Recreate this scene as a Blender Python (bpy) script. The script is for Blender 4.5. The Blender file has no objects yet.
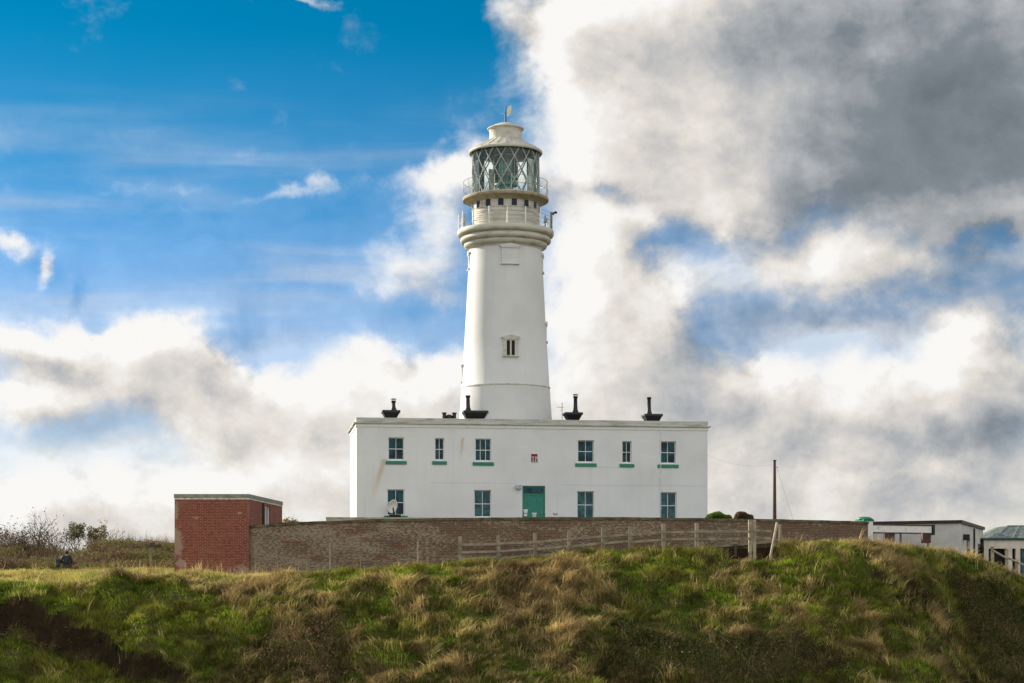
import bpy, math, random
import numpy as np
from mathutils import Vector, Matrix

R = math.radians
random.seed(7)
rng = np.random.default_rng(11)
scene = bpy.context.scene
C = scene.collection
F = 1800.0            # focal length in pixels of a 1024 px wide frame
HY = 575.0            # image row of the horizon (camera is level, lens shifted up)

# ---------------------------------------------------------------- camera, sky, sun, exposure
cam_d = bpy.data.cameras.new("camera")
cam = bpy.data.objects.new("camera", cam_d)
C.objects.link(cam)
cam.location = (0, 0, 0)
cam.rotation_euler = (R(90), 0, 0)
cam_d.sensor_width = 36.0
cam_d.lens = 36.0 * F / 1024.0
cam_d.shift_y = (HY - 341.5) / 1024.0
cam_d.clip_start = 0.5
cam_d.clip_end = 6000
scene.camera = cam

SUN_AZ = -57.0        # degrees clockwise from +Y (view direction): left and behind the house
SUN_EL = 22.0
scene.view_settings.view_transform = 'Standard'
scene.view_settings.look = 'None'
scene.view_settings.gamma = 1.0
scene.view_settings.use_curve_mapping = False
scene.view_settings.exposure = 0.8

SKY_STRENGTH = 0.11
CLOUD_K = 5.0         # radiance of a white cloud in sky-texture units


BACK_CLOUD_FILL = 2.1     # fill boost for unseen clouds behind the camera, taken as front-lit


def build_world():
    w = bpy.data.worlds.new("World")
    scene.world = w
    w.use_nodes = True
    nt = w.node_tree
    nt.nodes.clear()
    N, L = nt.nodes, nt.links

    def lk(a, b):
        L.new(a, b)

    # ---- cloud density as a node group over (azimuth, elevation) on the sky dome
    g = bpy.data.node_groups.new("cloud_density", 'ShaderNodeTree')
    g.interface.new_socket("Vector", in_out='INPUT', socket_type='NodeSocketVector')
    g.interface.new_socket("Density", in_out='OUTPUT', socket_type='NodeSocketFloat')
    g.interface.new_socket("Warped", in_out='OUTPUT', socket_type='NodeSocketVector')
    gi = g.nodes.new('NodeGroupInput')
    go = g.nodes.new('NodeGroupOutput')

    def gn(t):
        return g.nodes.new(t)

    def gl(a, b):
        g.links.new(a, b)

    def noise_vec(src, scale, detail, amp, rough=0.55):
        n = gn('ShaderNodeTexNoise')
        n.inputs['Scale'].default_value = scale
        n.inputs['Detail'].default_value = detail
        n.inputs['Roughness'].default_value = rough
        gl(src, n.inputs['Vector'])
        s = gn('ShaderNodeVectorMath'); s.operation = 'SUBTRACT'
        gl(n.outputs['Color'], s.inputs[0]); s.inputs[1].default_value = (.5, .5, .5)
        m = gn('ShaderNodeVectorMath'); m.operation = 'SCALE'
        gl(s.outputs[0], m.inputs[0]); m.inputs['Scale'].default_value = amp
        a = gn('ShaderNodeVectorMath'); a.operation = 'ADD'
        gl(src, a.inputs[0]); gl(m.outputs[0], a.inputs[1])
        f = gn('ShaderNodeVectorMath'); f.operation = 'MULTIPLY_ADD'
        gl(a.outputs[0], f.inputs[0]); f.inputs[1].default_value = (1, 1, 0); f.inputs[2].default_value = (0, 0, 1)
        return f.outputs[0]

    p1 = noise_vec(gi.outputs[0], 1.1, 6.0, 0.9, 0.6)

    def blob_chain(add_node, add_link, src, blobs):
        acc = None
        for (cx, cy, rx, ry, rot, amp) in blobs:
            az = math.atan((cx - 512) / F)
            el = math.atan((HY - cy) / F * math.cos(az))
            U0, V0 = az * 18, el * 18
            ct, sn_ = math.cos(R(rot)), math.sin(R(rot))
            sx_, sy_ = rx / 100, ry / 100
            outs = []
            for (ca, cb_, sc) in ((ct, sn_, sx_), (-sn_, ct, sy_)):
                dn = add_node('ShaderNodeVectorMath'); dn.operation = 'DOT_PRODUCT'
                add_link(src, dn.inputs[0])
                dn.inputs[1].default_value = (ca / sc, cb_ / sc, -(ca * U0 + cb_ * V0) / sc)
                q = add_node('ShaderNodeMath')
                if not outs:
                    q.operation = 'MULTIPLY'
                else:
                    q.operation = 'MULTIPLY_ADD'; add_link(outs[0], q.inputs[2])
                add_link(dn.outputs['Value'], q.inputs[0]); add_link(dn.outputs['Value'], q.inputs[1])
                outs.append(q.outputs[0])
            pw = add_node('ShaderNodeMath'); pw.operation = 'POWER'; pw.inputs[0].default_value = .07
            add_link(outs[1], pw.inputs[1])
            ma = add_node('ShaderNodeMath'); ma.operation = 'MULTIPLY_ADD'
            add_link(pw.outputs[0], ma.inputs[0]); ma.inputs[1].default_value = amp
            if acc is None:
                ma.inputs[2].default_value = 0.0
            else:
                add_link(acc, ma.inputs[2])
            acc = ma.outputs[0]
        return acc

    blobs = [
        # the big mass, upper right
        (700, 70, 200, 150, 0, 1.1), (880, 80, 260, 190, 0, 1.2), (1010, 120, 160, 160, 0, .7),
        (600, 60, 90, 90, 0, .9), (600, 150, 80, 60, 0, .8), (720, 185, 150, 70, 0, .7),
        (555, 30, 55, 50, 0, .55), (850, 265, 190, 45, 0, .6), (985, 220, 110, 45, 0, .6),
        # column beside the tower
        (600, 245, 95, 75, 0, .9), (645, 305, 95, 60, -20, .85), (590, 320, 90, 80, 0, .7),
        # wisps left of the tower
        (445, 172, 75, 32, 8, .75), (445, 215, 55, 45, 0, .5), (410, 270, 75, 48, 0, .6), (370, 345, 40, 20, 0, .3),
        (508, 178, 60, 45, 0, .7), (300, 188, 90, 13, 10, .33), (140, 184, 120, 9, 4, .26), (165, 205, 60, 10, 0, .2),
        (305, 3, 60, 12, 0, .42), (500, 12, 45, 40, -40, .5),
        (4, 235, 40, 24, 0, .7), (44, 262, 16, 34, -10, .6),
        # lower left cumulus
        (30, 338, 95, 36, 0, 1.0), (155, 352, 85, 58, 0, 1.5), (215, 395, 110, 70, 0, .9), (40, 392, 120, 42, 0, .95),
        (310, 400, 150, 75, 0, .85), (420, 388, 110, 66, 0, .8), (455, 430, 130, 90, 0, .7),
        # low band
        (80, 500, 230, 60, 0, 1.0), (300, 500, 220, 90, 0, .9), (150, 560, 300, 70, 0, .8), (520, 520, 200, 120, 0, .8),
        # right of the tower, low
        (620, 400, 140, 110, 0, .9), (720, 430, 150, 100, 0, .75), (760, 395, 110, 50, 0, .5),
        (900, 390, 130, 80, 15, .9), (990, 380, 120, 110, 0, .8), (860, 480, 260, 60, 0, .9), (800, 535, 300, 50, 0, .6),
        # blue gaps
        (850, 28, 45, 25, 0, -.5), (975, 245, 80, 26, 0, -.45), (650, 238, 55, 26, 30, -.32), (262, 330, 70, 30, 0, -.55), (96, 322, 28, 22, 0, -.5), (440, 328, 50, 30, 0, -.3), (250, 350, 30, 40, 20, -.2), (610, 187, 45, 22, 0, -.45),
        (800, 322, 170, 40, 0, -.5), (105, 432, 60, 14, 0, -.1), (190, 460, 80, 16, 0, -.12), (690, 235, 40, 30, 0, -.3),
    ]
    dens = blob_chain(gn, gl, p1, blobs)

    # generic cloud cover away from the part of the sky seen here
    sp = gn('ShaderNodeSeparateXYZ'); gl(gi.outputs[0], sp.inputs[0])
    ab = gn('ShaderNodeMath'); ab.operation = 'ABSOLUTE'; gl(sp.outputs[0], ab.inputs[0])
    m1 = gn('ShaderNodeMapRange'); m1.interpolation_type = 'SMOOTHSTEP'
    m1.inputs['From Min'].default_value = 5.6; m1.inputs['From Max'].default_value = 8.0
    m1.inputs['To Min'].default_value = 0; m1.inputs['To Max'].default_value = .42
    gl(ab.outputs[0], m1.inputs[0])
    m2 = gn('ShaderNodeMapRange'); m2.interpolation_type = 'SMOOTHSTEP'
    m2.inputs['From Min'].default_value = 6.3; m2.inputs['From Max'].default_value = 9.0
    m2.inputs['To Min'].default_value = 0; m2.inputs['To Max'].default_value = .42
    gl(sp.outputs[1], m2.inputs[0])
    mx = gn('ShaderNodeMath'); mx.operation = 'MAXIMUM'
    gl(m1.outputs[0], mx.inputs[0]); gl(m2.outputs[0], mx.inputs[1])
    ad = gn('ShaderNodeMath'); ad.operation = 'ADD'; gl(dens, ad.inputs[0]); gl(mx.outputs[0], ad.inputs[1])
    # soft saturation so that big masses keep structure
    mn = gn('ShaderNodeMath'); mn.operation = 'SMOOTH_MIN'
    gl(ad.outputs[0], mn.inputs[0]); mn.inputs[1].default_value = 1.05; mn.inputs[2].default_value = .4
    fb = gn('ShaderNodeTexNoise')
    fb.inputs['Scale'].default_value = 1.25; fb.inputs['Detail'].default_value = 9
    fb.inputs['Roughness'].default_value = .55; fb.inputs['Distortion'].default_value = .35
    st = gn('ShaderNodeVectorMath'); st.operation = 'MULTIPLY'
    gl(gi.outputs[0], st.inputs[0]); st.inputs[1].default_value = (.85, 1.25, 0)
    gl(st.outputs[0], fb.inputs['Vector'])
    fm = gn('ShaderNodeMath'); fm.operation = 'MULTIPLY_ADD'
    gl(fb.outputs['Fac'], fm.inputs[0]); fm.inputs[1].default_value = 1.0; fm.inputs[2].default_value = -.5
    f2 = gn('ShaderNodeTexNoise'); gl(gi.outputs[0], f2.inputs['Vector'])
    f2.inputs['Scale'].default_value = 4.5; f2.inputs['Detail'].default_value = 5; f2.inputs['Roughness'].default_value = .6
    fz = gn('ShaderNodeMath'); fz.operation = 'MULTIPLY_ADD'
    gl(f2.outputs['Fac'], fz.inputs[0]); fz.inputs[1].default_value = .34; gl(fm.outputs[0], fz.inputs[2])
    fm = gn('ShaderNodeMath'); fm.operation = 'SUBTRACT'; gl(fz.outputs[0], fm.inputs[0]); fm.inputs[1].default_value = .17
    a2 = gn('ShaderNodeMath'); a2.operation = 'ADD'; gl(mn.outputs[0], a2.inputs[0]); gl(fm.outputs[0], a2.inputs[1])
    gl(a2.outputs[0], go.inputs[0]); gl(p1, go.inputs[1])

    # ---- world tree
    tc = N.new('ShaderNodeTexCoord')
    nrm = N.new('ShaderNodeVectorMath'); nrm.operation = 'NORMALIZE'
    lk(tc.outputs['Generated'], nrm.inputs[0])
    se = N.new('ShaderNodeSeparateXYZ'); lk(nrm.outputs[0], se.inputs[0])

    def m(op, a, b=None, c=None, clamp=False):
        n = N.new('ShaderNodeMath'); n.operation = op; n.use_clamp = clamp
        for i, v in enumerate((a, b, c)):
            if v is None:
                continue
            if hasattr(v, 'links'):
                lk(v, n.inputs[i])
            else:
                n.inputs[i].default_value = v
        return n.outputs[0]

    az = m('MULTIPLY', m('ARCTAN2', se.outputs[0], se.outputs[1]), 18.0)
    el = m('MULTIPLY', m('ARCSINE', se.outputs[2]), 18.0)
    cb = N.new('ShaderNodeCombineXYZ'); lk(az, cb.inputs[0]); lk(el, cb.inputs[1])
    d1 = N.new('ShaderNodeGroup'); d1.node_tree = g; lk(cb.outputs[0], d1.inputs[0])
    of = N.new('ShaderNodeVectorMath'); of.operation = 'ADD'; lk(cb.outputs[0], of.inputs[0])
    of.inputs[1].default_value = (-.30, .22, 0)
    d2 = N.new('ShaderNodeGroup'); d2.node_tree = g; lk(of.outputs[0], d2.inputs[0])
    D1, D2 = d1.outputs[0], d2.outputs[0]

    def smooth(v, a, b, lo=0.0, hi=1.0):
        n = N.new('ShaderNodeMapRange'); n.interpolation_type = 'SMOOTHSTEP'
        n.inputs['From Min'].default_value = a; n.inputs['From Max'].default_value = b
        n.inputs['To Min'].default_value = lo; n.inputs['To Max'].default_value = hi
        lk(v, n.inputs[0])
        return n.outputs[0]

    alpha = smooth(D1, .08, .74)
    # thin horizontal veils in the blue
    vs = N.new('ShaderNodeVectorMath'); vs.operation = 'MULTIPLY'; lk(cb.outputs[0], vs.inputs[0])
    vs.inputs[1].default_value = (.28, 2.3, 0)
    vn = N.new('ShaderNodeTexNoise'); lk(vs.outputs[0], vn.inputs['Vector'])
    vn.inputs['Scale'].default_value = 1.0; vn.inputs['Detail'].default_value = 6; vn.inputs['Distortion'].default_value = .5
    veil = m('MULTIPLY', smooth(vn.outputs['Fac'], .42, .75, 0, .34), smooth(el, 4.9, 3.5))
    haze = smooth(el, 5.4, -.2, 0, .55)
    # broad thin cloud on the right softens the gaps there
    thin = m('MULTIPLY', smooth(az, .2, 3.2, 0, .5), smooth(vn.outputs['Fac'], .25, .6, .55, 1.0))
    # union of alphas
    inv = m('MULTIPLY', m('MULTIPLY', m('SUBTRACT', 1.0, alpha), m('SUBTRACT', 1.0, veil)), m('MULTIPLY', m('SUBTRACT', 1.0, haze), m('SUBTRACT', 1.0, thin)))
    A = m('SUBTRACT', 1.0, inv)

    grey_blobs = [
        (950, 70, 270, 170, 0, .50), (1000, 150, 200, 150, 0, .30), (760, 20, 180, 100, 0, .30), (880, 190, 190, 90, 0, .20),
        (700, 400, 130, 60, 0, .3), (860, 450, 260, 55, 0, .18), (990, 430, 130, 80, 0, .25),
        (40, 352, 80, 22, 0, .2), (225, 385, 60, 32, -30, .14), (110, 510, 260, 40, 0, .06), (1010, 290, 120, 60, 0, .3),
        (505, 15, 60, 50, 0, .3), (720, 350, 160, 40, 0, .2),
    ]
    G = blob_chain(lambda t: N.new(t), lk, d1.outputs[1], grey_blobs)
    G = m('ADD', G, smooth(el, 7.0, 11.0, 0, .2))
    grad = m('MULTIPLY', m('SUBTRACT', D1, D2), .55)
    thick = smooth(D1, .7, 1.7, 0, .12)
    bn = N.new('ShaderNodeTexNoise'); lk(d1.outputs[1], bn.inputs['Vector'])
    bn.inputs['Scale'].default_value = .9; bn.inputs['Detail'].default_value = 8; bn.inputs['Roughness'].default_value = .62
    thick = m('ADD', thick, smooth(bn.outputs['Fac'], .28, .75, -.06, .13))
    lit = m('SUBTRACT', m('SUBTRACT', m('ADD', grad, .89), G), thick, clamp=True)
    ramp = N.new('ShaderNodeValToRGB')
    e = ramp.color_ramp.elements
    e[0].position = 0.0; e[0].color = (.15, .175, .20, 1)
    e[1].position = 1.0; e[1].color = (1.0, .985, .96, 1)
    for p_, c_ in ((.3, (.235, .27, .305, 1)), (.55, (.46, .475, .495, 1)), (.8, (.80, .755, .70, 1))):
        q = e.new(p_); q.color = c_
    lk(lit, ramp.inputs[0])
    ck = N.new('ShaderNodeVectorMath'); ck.operation = 'SCALE'
    lk(ramp.outputs[0], ck.inputs[0])
    # unseen clouds behind the camera brightened to fill the shaded fronts
    lk(m('MULTIPLY', smooth(m('MULTIPLY', se.outputs[1], -1.0), -.1, .6, 1.0, BACK_CLOUD_FILL), CLOUD_K), ck.inputs['Scale'])

    sky = N.new('ShaderNodeTexSky'); sky.sky_type = 'NISHITA'
    sky.sun_disc = False
    sky.sun_elevation = R(SUN_EL); sky.sun_rotation = R(SUN_AZ)
    sky.altitude = 0; sky.air_density = 1.0; sky.dust_density = .4; sky.ozone_density = 2.5
    hs = N.new('ShaderNodeHueSaturation')
    hs.inputs['Saturation'].default_value = 1.5
    hs.inputs['Hue'].default_value = .497
    hs.inputs['Value'].default_value = .5
    tint = N.new('ShaderNodeVectorMath'); tint.operation = 'MULTIPLY'
    tcol = N.new('ShaderNodeMix'); tcol.data_type = 'RGBA'
    lk(smooth(el, 1.0, 6.0), tcol.inputs['Factor'])
    tcol.inputs['A'].default_value = (1.15, 1.13, 1.42, 1); tcol.inputs['B'].default_value = (.30, .73, .87, 1)
    lk(tcol.outputs['Result'], tint.inputs[1])
    lk(sky.outputs[0], tint.inputs[0]); lk(tint.outputs[0], hs.inputs['Color'])
    mix = N.new('ShaderNodeMix'); mix.data_type = 'RGBA'
    lk(A, mix.inputs['Factor']); lk(hs.outputs[0], mix.inputs['A']); lk(ck.outputs[0], mix.inputs['B'])
    bg = N.new('ShaderNodeBackground'); bg.inputs['Strength'].default_value = SKY_STRENGTH
    lk(mix.outputs['Result'], bg.inputs['Color'])
    out = N.new('ShaderNodeOutputWorld'); lk(bg.outputs[0], out.inputs['Surface'])
    w.cycles.sampling_method = 'MANUAL'
    w.cycles.sample_map_resolution = 512


build_world()
sd = bpy.data.lights.new("sun", 'SUN')
sd.energy = 4.8
sd.angle = R(0.55)
sd.color = (1.0, .90, .76)
sun = bpy.data.objects.new("sun", sd)
C.objects.link(sun)
sdir = Vector((math.sin(R(SUN_AZ)) * math.cos(R(SUN_EL)), math.cos(R(SUN_AZ)) * math.cos(R(SUN_EL)), math.sin(R(SUN_EL))))
sun.rotation_euler = sdir.to_track_quat('Z', 'Y').to_euler()
sun.location = sdir * 200
scene.cycles.max_bounces = 8
scene.cycles.transparent_max_bounces = 24
scene.cycles.use_denoising = True


# ---------------------------------------------------------------- helpers
def at(px, py, Y):
    return Vector(((px - 512) / F * Y, Y, (HY - py) / F * Y))


class MB:
    """collects shapes, then links them as one mesh object"""
    def __init__(s):
        s.v = []; s.f = []; s.sm = []

    def add(s, vs, fs, smooth=False, M=None):
        b = len(s.v)
        for p in vs:
            p = Vector(p)
            s.v.append(tuple(M @ p) if M is not None else tuple(p))
        for f in fs:
            s.f.append(tuple(i + b for i in f)); s.sm.append(smooth)
        return s

    def box(s, x0, x1, y0, y1, z0, z1, M=None):
        return s.add([(x0, y0, z0), (x1, y0, z0), (x1, y1, z0), (x0, y1, z0), (x0, y0, z1), (x1, y0, z1), (x1, y1, z1), (x0, y1, z1)],
                     [(0, 3, 2, 1), (4, 5, 6, 7), (0, 1, 5, 4), (1, 2, 6, 5), (2, 3, 7, 6), (3, 0, 4, 7)], False, M)

    def taper(s, x0, x1, y0, y1, z0, z1, o):
        """box whose top is wider by o"""
        return s.add([(x0, y0, z0), (x1, y0, z0), (x1, y1, z0), (x0, y1, z0), (x0 - o, y0 - o, z1), (x1 + o, y0 - o, z1), (x1 + o, y1 + o, z1), (x0 - o, y1 + o, z1)],
                     [(0, 3, 2, 1), (4, 5, 6, 7), (0, 1, 5, 4), (1, 2, 6, 5), (2, 3, 7, 6), (3, 0, 4, 7)])

    def tube(s, pts, rad, n=8, cap=True):
        pts = [Vector(p) for p in pts]
        rr = rad if isinstance(rad, (list, tuple)) else [rad] * len(pts)
        vs = []
        for i, p in enumerate(pts):
            d = (pts[min(i + 1, len(pts) - 1)] - pts[max(i - 1, 0)]).normalized()
            a = d.cross(Vector((0, 0, 1)) if abs(d.z) < .9 else Vector((1, 0, 0))).normalized()
            b = d.cross(a)
            for k in range(n):
                t = 2 * math.pi * k / n
                vs.append(p + (a * math.cos(t) + b * math.sin(t)) * rr[i])
        fs = []
        for i in range(len(pts) - 1):
            for k in range(n):
                k2 = (k + 1) % n
                fs.append((i * n + k, i * n + k2, (i + 1) * n + k2, (i + 1) * n + k))
        if cap:
            fs.append(tuple(range(n))); fs.append(tuple((len(pts) - 1) * n + k for k in reversed(range(n))))
        return s.add(vs, fs, n > 5)

    def lathe(s, prof, n=64, cx=0, cy=0, smooth=True, close=False):
        vs = []
        for (r, z) in prof:
            for k in range(n):
                t = 2 * math.pi * k / n
                vs.append((cx + r * math.cos(t), cy + r * math.sin(t), z))
        fs = []
        m_ = len(prof)
        for i in range(m_ - 1 if not close else m_):
            i2 = (i + 1) % m_
            for k in range(n):
                k2 = (k + 1) % n
                fs.append((i * n + k, i * n + k2, i2 * n + k2, i2 * n + k))
        return s.add(vs, fs, smooth)

    def build(s, name, mat, parent=None, bevel=0):
        me = bpy.data.meshes.new(name)
        me.from_pydata(s.v, [], s.f)
        me.polygons.foreach_set('use_smooth', s.sm)
        if any(s.sm):
            try:
                me.set_sharp_from_angle(angle=R(38))
            except Exception:
                pass
        uv = me.uv_layers.new(name='UVMap')
        for p in me.polygons:
            n = p.normal
            ax = max(range(3), key=lambda i: abs(n[i]))
            for li in p.loop_indices:
                c = me.vertices[me.loops[li].vertex_index].co
                uv.data[li].uv = (c.y, c.z) if ax == 0 else ((c.x, c.z) if ax == 1 else (c.x, c.y))
        me.materials.append(mat)
        o = bpy.data.objects.new(name, me)
        C.objects.link(o)
        if parent is not None:
            o.parent = parent
        if bevel:
            b = o.modifiers.new('bevel', 'BEVEL'); b.width = bevel; b.segments = 2; b.limit_method = 'ANGLE'
        return o


def empty(name, loc, rz, label, cat, group=None):
    o = bpy.data.objects.new(name, None)
    o.empty_display_size = .3
    C.objects.link(o)
    o.location = loc
    o.rotation_euler = (0, 0, rz)
    tag(o, label, cat, group)
    return o


def tag(o, label=None, cat=None, group=None, kind=None):
    if label: o['label'] = label
    if cat: o['category'] = cat
    if group: o['group'] = group
    if kind: o['kind'] = kind
    return o


def copy_tree(o, parent=None):
    c = o.copy(); C.objects.link(c)
    if parent is not None: c.parent = parent
    for ch in list(o.children):
        copy_tree(ch, c)
    return c


def npmesh(name, V, Q, col, mat, parent=None, smooth=False):
    """V (n,3), Q (m,k) faces of equal size, col (n,3) point colours"""
    me = bpy.data.meshes.new(name)
    n, (mf, k) = len(V), Q.shape
    me.vertices.add(n); me.vertices.foreach_set('co', np.ascontiguousarray(V, dtype=np.float32).ravel())
    me.loops.add(mf * k); me.loops.foreach_set('vertex_index', np.ascontiguousarray(Q, dtype=np.int32).ravel())
    me.polygons.add(mf)
    me.polygons.foreach_set('loop_start', np.arange(0, mf * k, k, dtype=np.int32))
    me.polygons.foreach_set('loop_total', np.full(mf, k, dtype=np.int32))
    me.polygons.foreach_set('use_smooth', np.full(mf, smooth, dtype=bool))
    me.update(calc_edges=True)
    if col is not None:
        a = me.color_attributes.new('col', 'FLOAT_COLOR', 'POINT')
        c4 = np.ones((n, 4), dtype=np.float32); c4[:, :3] = col
        a.data.foreach_set('color', c4.ravel())
    me.materials.append(mat)
    o = bpy.data.objects.new(name, me); C.objects.link(o)
    if parent is not None: o.parent = parent
    return o


# ---------------------------------------------------------------- materials
def newmat(name):
    m = bpy.data.materials.new(name); m.use_nodes = True
    nt = m.node_tree
    return m, nt, nt.nodes['Principled BSDF']


def rgb(c):
    return (c[0], c[1], c[2], 1.0)


def coords(nt, kind='Object', scale=(1, 1, 1)):
    t = nt.nodes.new('ShaderNodeTexCoord')
    mp = nt.nodes.new('ShaderNodeMapping'); mp.inputs['Scale'].default_value = scale
    nt.links.new(t.outputs[kind], mp.inputs['Vector'])
    return mp.outputs[0]


def noise(nt, vec, scale, detail=4, rough=.55, dist=0):
    n = nt.nodes.new('ShaderNodeTexNoise')
    n.inputs['Scale'].default_value = scale; n.inputs['Detail'].default_value = detail
    n.inputs['Roughness'].default_value = rough; n.inputs['Distortion'].default_value = dist
    nt.links.new(vec, n.inputs['Vector'])
    return n.outputs['Fac']


def mrange(nt, v, a, b, lo=0., hi=1.):
    n = nt.nodes.new('ShaderNodeMapRange'); n.interpolation_type = 'SMOOTHSTEP'
    n.inputs['From Min'].default_value = a; n.inputs['From Max'].default_value = b
    n.inputs['To Min'].default_value = lo; n.inputs['To Max'].default_value = hi
    nt.links.new(v, n.inputs[0]); return n.outputs[0]


def mixc(nt, f, a, b):
    n = nt.nodes.new('ShaderNodeMix'); n.data_type = 'RGBA'
    for s, v in (('Factor', f), ('A', a), ('B', b)):
        if hasattr(v, 'links'): nt.links.new(v, n.inputs[s])
        elif s == 'Factor': n.inputs[s].default_value = v
        else: n.inputs[s].default_value = rgb(v)
    return n.outputs['Result']


def mth(nt, op, a, b=None):
    n = nt.nodes.new('ShaderNodeMath'); n.operation = op
    for i, v in enumerate((a, b)):
        if v is None: continue
        if hasattr(v, 'links'): nt.links.new(v, n.inputs[i])
        else: n.inputs[i].default_value = v
    return n.outputs[0]


def bump(nt, p, h, strength=.4, dist=.02):
    b = nt.nodes.new('ShaderNodeBump'); b.inputs['Strength'].default_value = strength; b.inputs['Distance'].default_value = dist
    nt.links.new(h, b.inputs['Height']); nt.links.new(b.outputs[0], p.inputs['Normal'])


def mat_plain(name, c1, c2=None, scale=3, rough=.7, lo=.4, hi=.65, stretch=(1, 1, 1), metal=0, bmp=0):
    m, nt, p = newmat(name)
    v = coords(nt, 'Object', stretch)
    n = noise(nt, v, scale, 5, .6)
    c2 = c2 or tuple(x * .75 for x in c1)
    nt.links.new(mixc(nt, mrange(nt, n, lo, hi), c1, c2), p.inputs['Base Color'])
    p.inputs['Roughness'].default_value = rough; p.inputs['Metallic'].default_value = metal
    if bmp: bump(nt, p, noise(nt, v, scale * 6, 3), bmp)
    return m


def mat_render_white(name, stains=(), cracks=(), base=(.73, .745, .735), tide=None):
    """painted render: faint patches, vertical weather streaks, rust runs at given (x, ztop, length)"""
    m, nt, p = newmat(name)
    v = coords(nt)
    col = mixc(nt, mrange(nt, noise(nt, v, .35, 5, .6), .35, .7), base, tuple(x * .9 for x in base))
    vs = coords(nt, 'Object', (3.0, 3.0, .18))
    col = mixc(nt, mrange(nt, noise(nt, vs, 1.0, 4), .52, .82, 0, .36), col, (.55, .555, .48))
    col = mixc(nt, mrange(nt, noise(nt, v, 2.2, 6, .7), .6, .82, 0, .25), col, (.55, .55, .50))
    t = nt.nodes.new('ShaderNodeTexCoord'); s = nt.nodes.new('ShaderNodeSeparateXYZ')
    nt.links.new(t.outputs['Object'], s.inputs[0])
    nz = noise(nt, v, 1.5, 4)
    for (x, zt, ln, wd, lean) in stains:
        # distance from a slightly leaning line
        dz = mth(nt, 'SUBTRACT', zt, s.outputs[2])
        xx = mth(nt, 'ADD', mth(nt, 'SUBTRACT', s.outputs[0], x), mth(nt, 'MULTIPLY', dz, lean))
        xx = mth(nt, 'ADD', xx, mth(nt, 'MULTIPLY', mth(nt, 'SUBTRACT', nz, .5), .25))
        a = mrange(nt, mth(nt, 'ABSOLUTE', xx), 0, wd, 1, 0)
        b = mth(nt, 'MULTIPLY', mrange(nt, dz, -.05, .02), mrange(nt, dz, ln * .1, ln, 1, 0))
        col = mixc(nt, mth(nt, 'MULTIPLY', mth(nt, 'MULTIPLY', a, b), .6), col, (.50, .35, .15))
    for (x0, x1, z) in cracks:
        a = mrange(nt, mth(nt, 'ABSOLUTE', mth(nt, 'ADD', mth(nt, 'SUBTRACT', s.outputs[2], z), mth(nt, 'MULTIPLY', mth(nt, 'SUBTRACT', nz, .5), .03))), .01, .035, 1, 0)
        b = mth(nt, 'MULTIPLY', mrange(nt, s.outputs[0], x0, x0 + .1), mrange(nt, s.outputs[0], x1 - .1, x1, 1, 0))
        col = mixc(nt, mth(nt, 'MULTIPLY', mth(nt, 'MULTIPLY', a, b), .35), col, (.32, .33, .30))
    nt.links.new(col, p.inputs['Base Color'])
    p.inputs['Roughness'].default_value = .75
    bump(nt, p, noise(nt, v, 8, 5), .15, .02)
    return m


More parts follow.
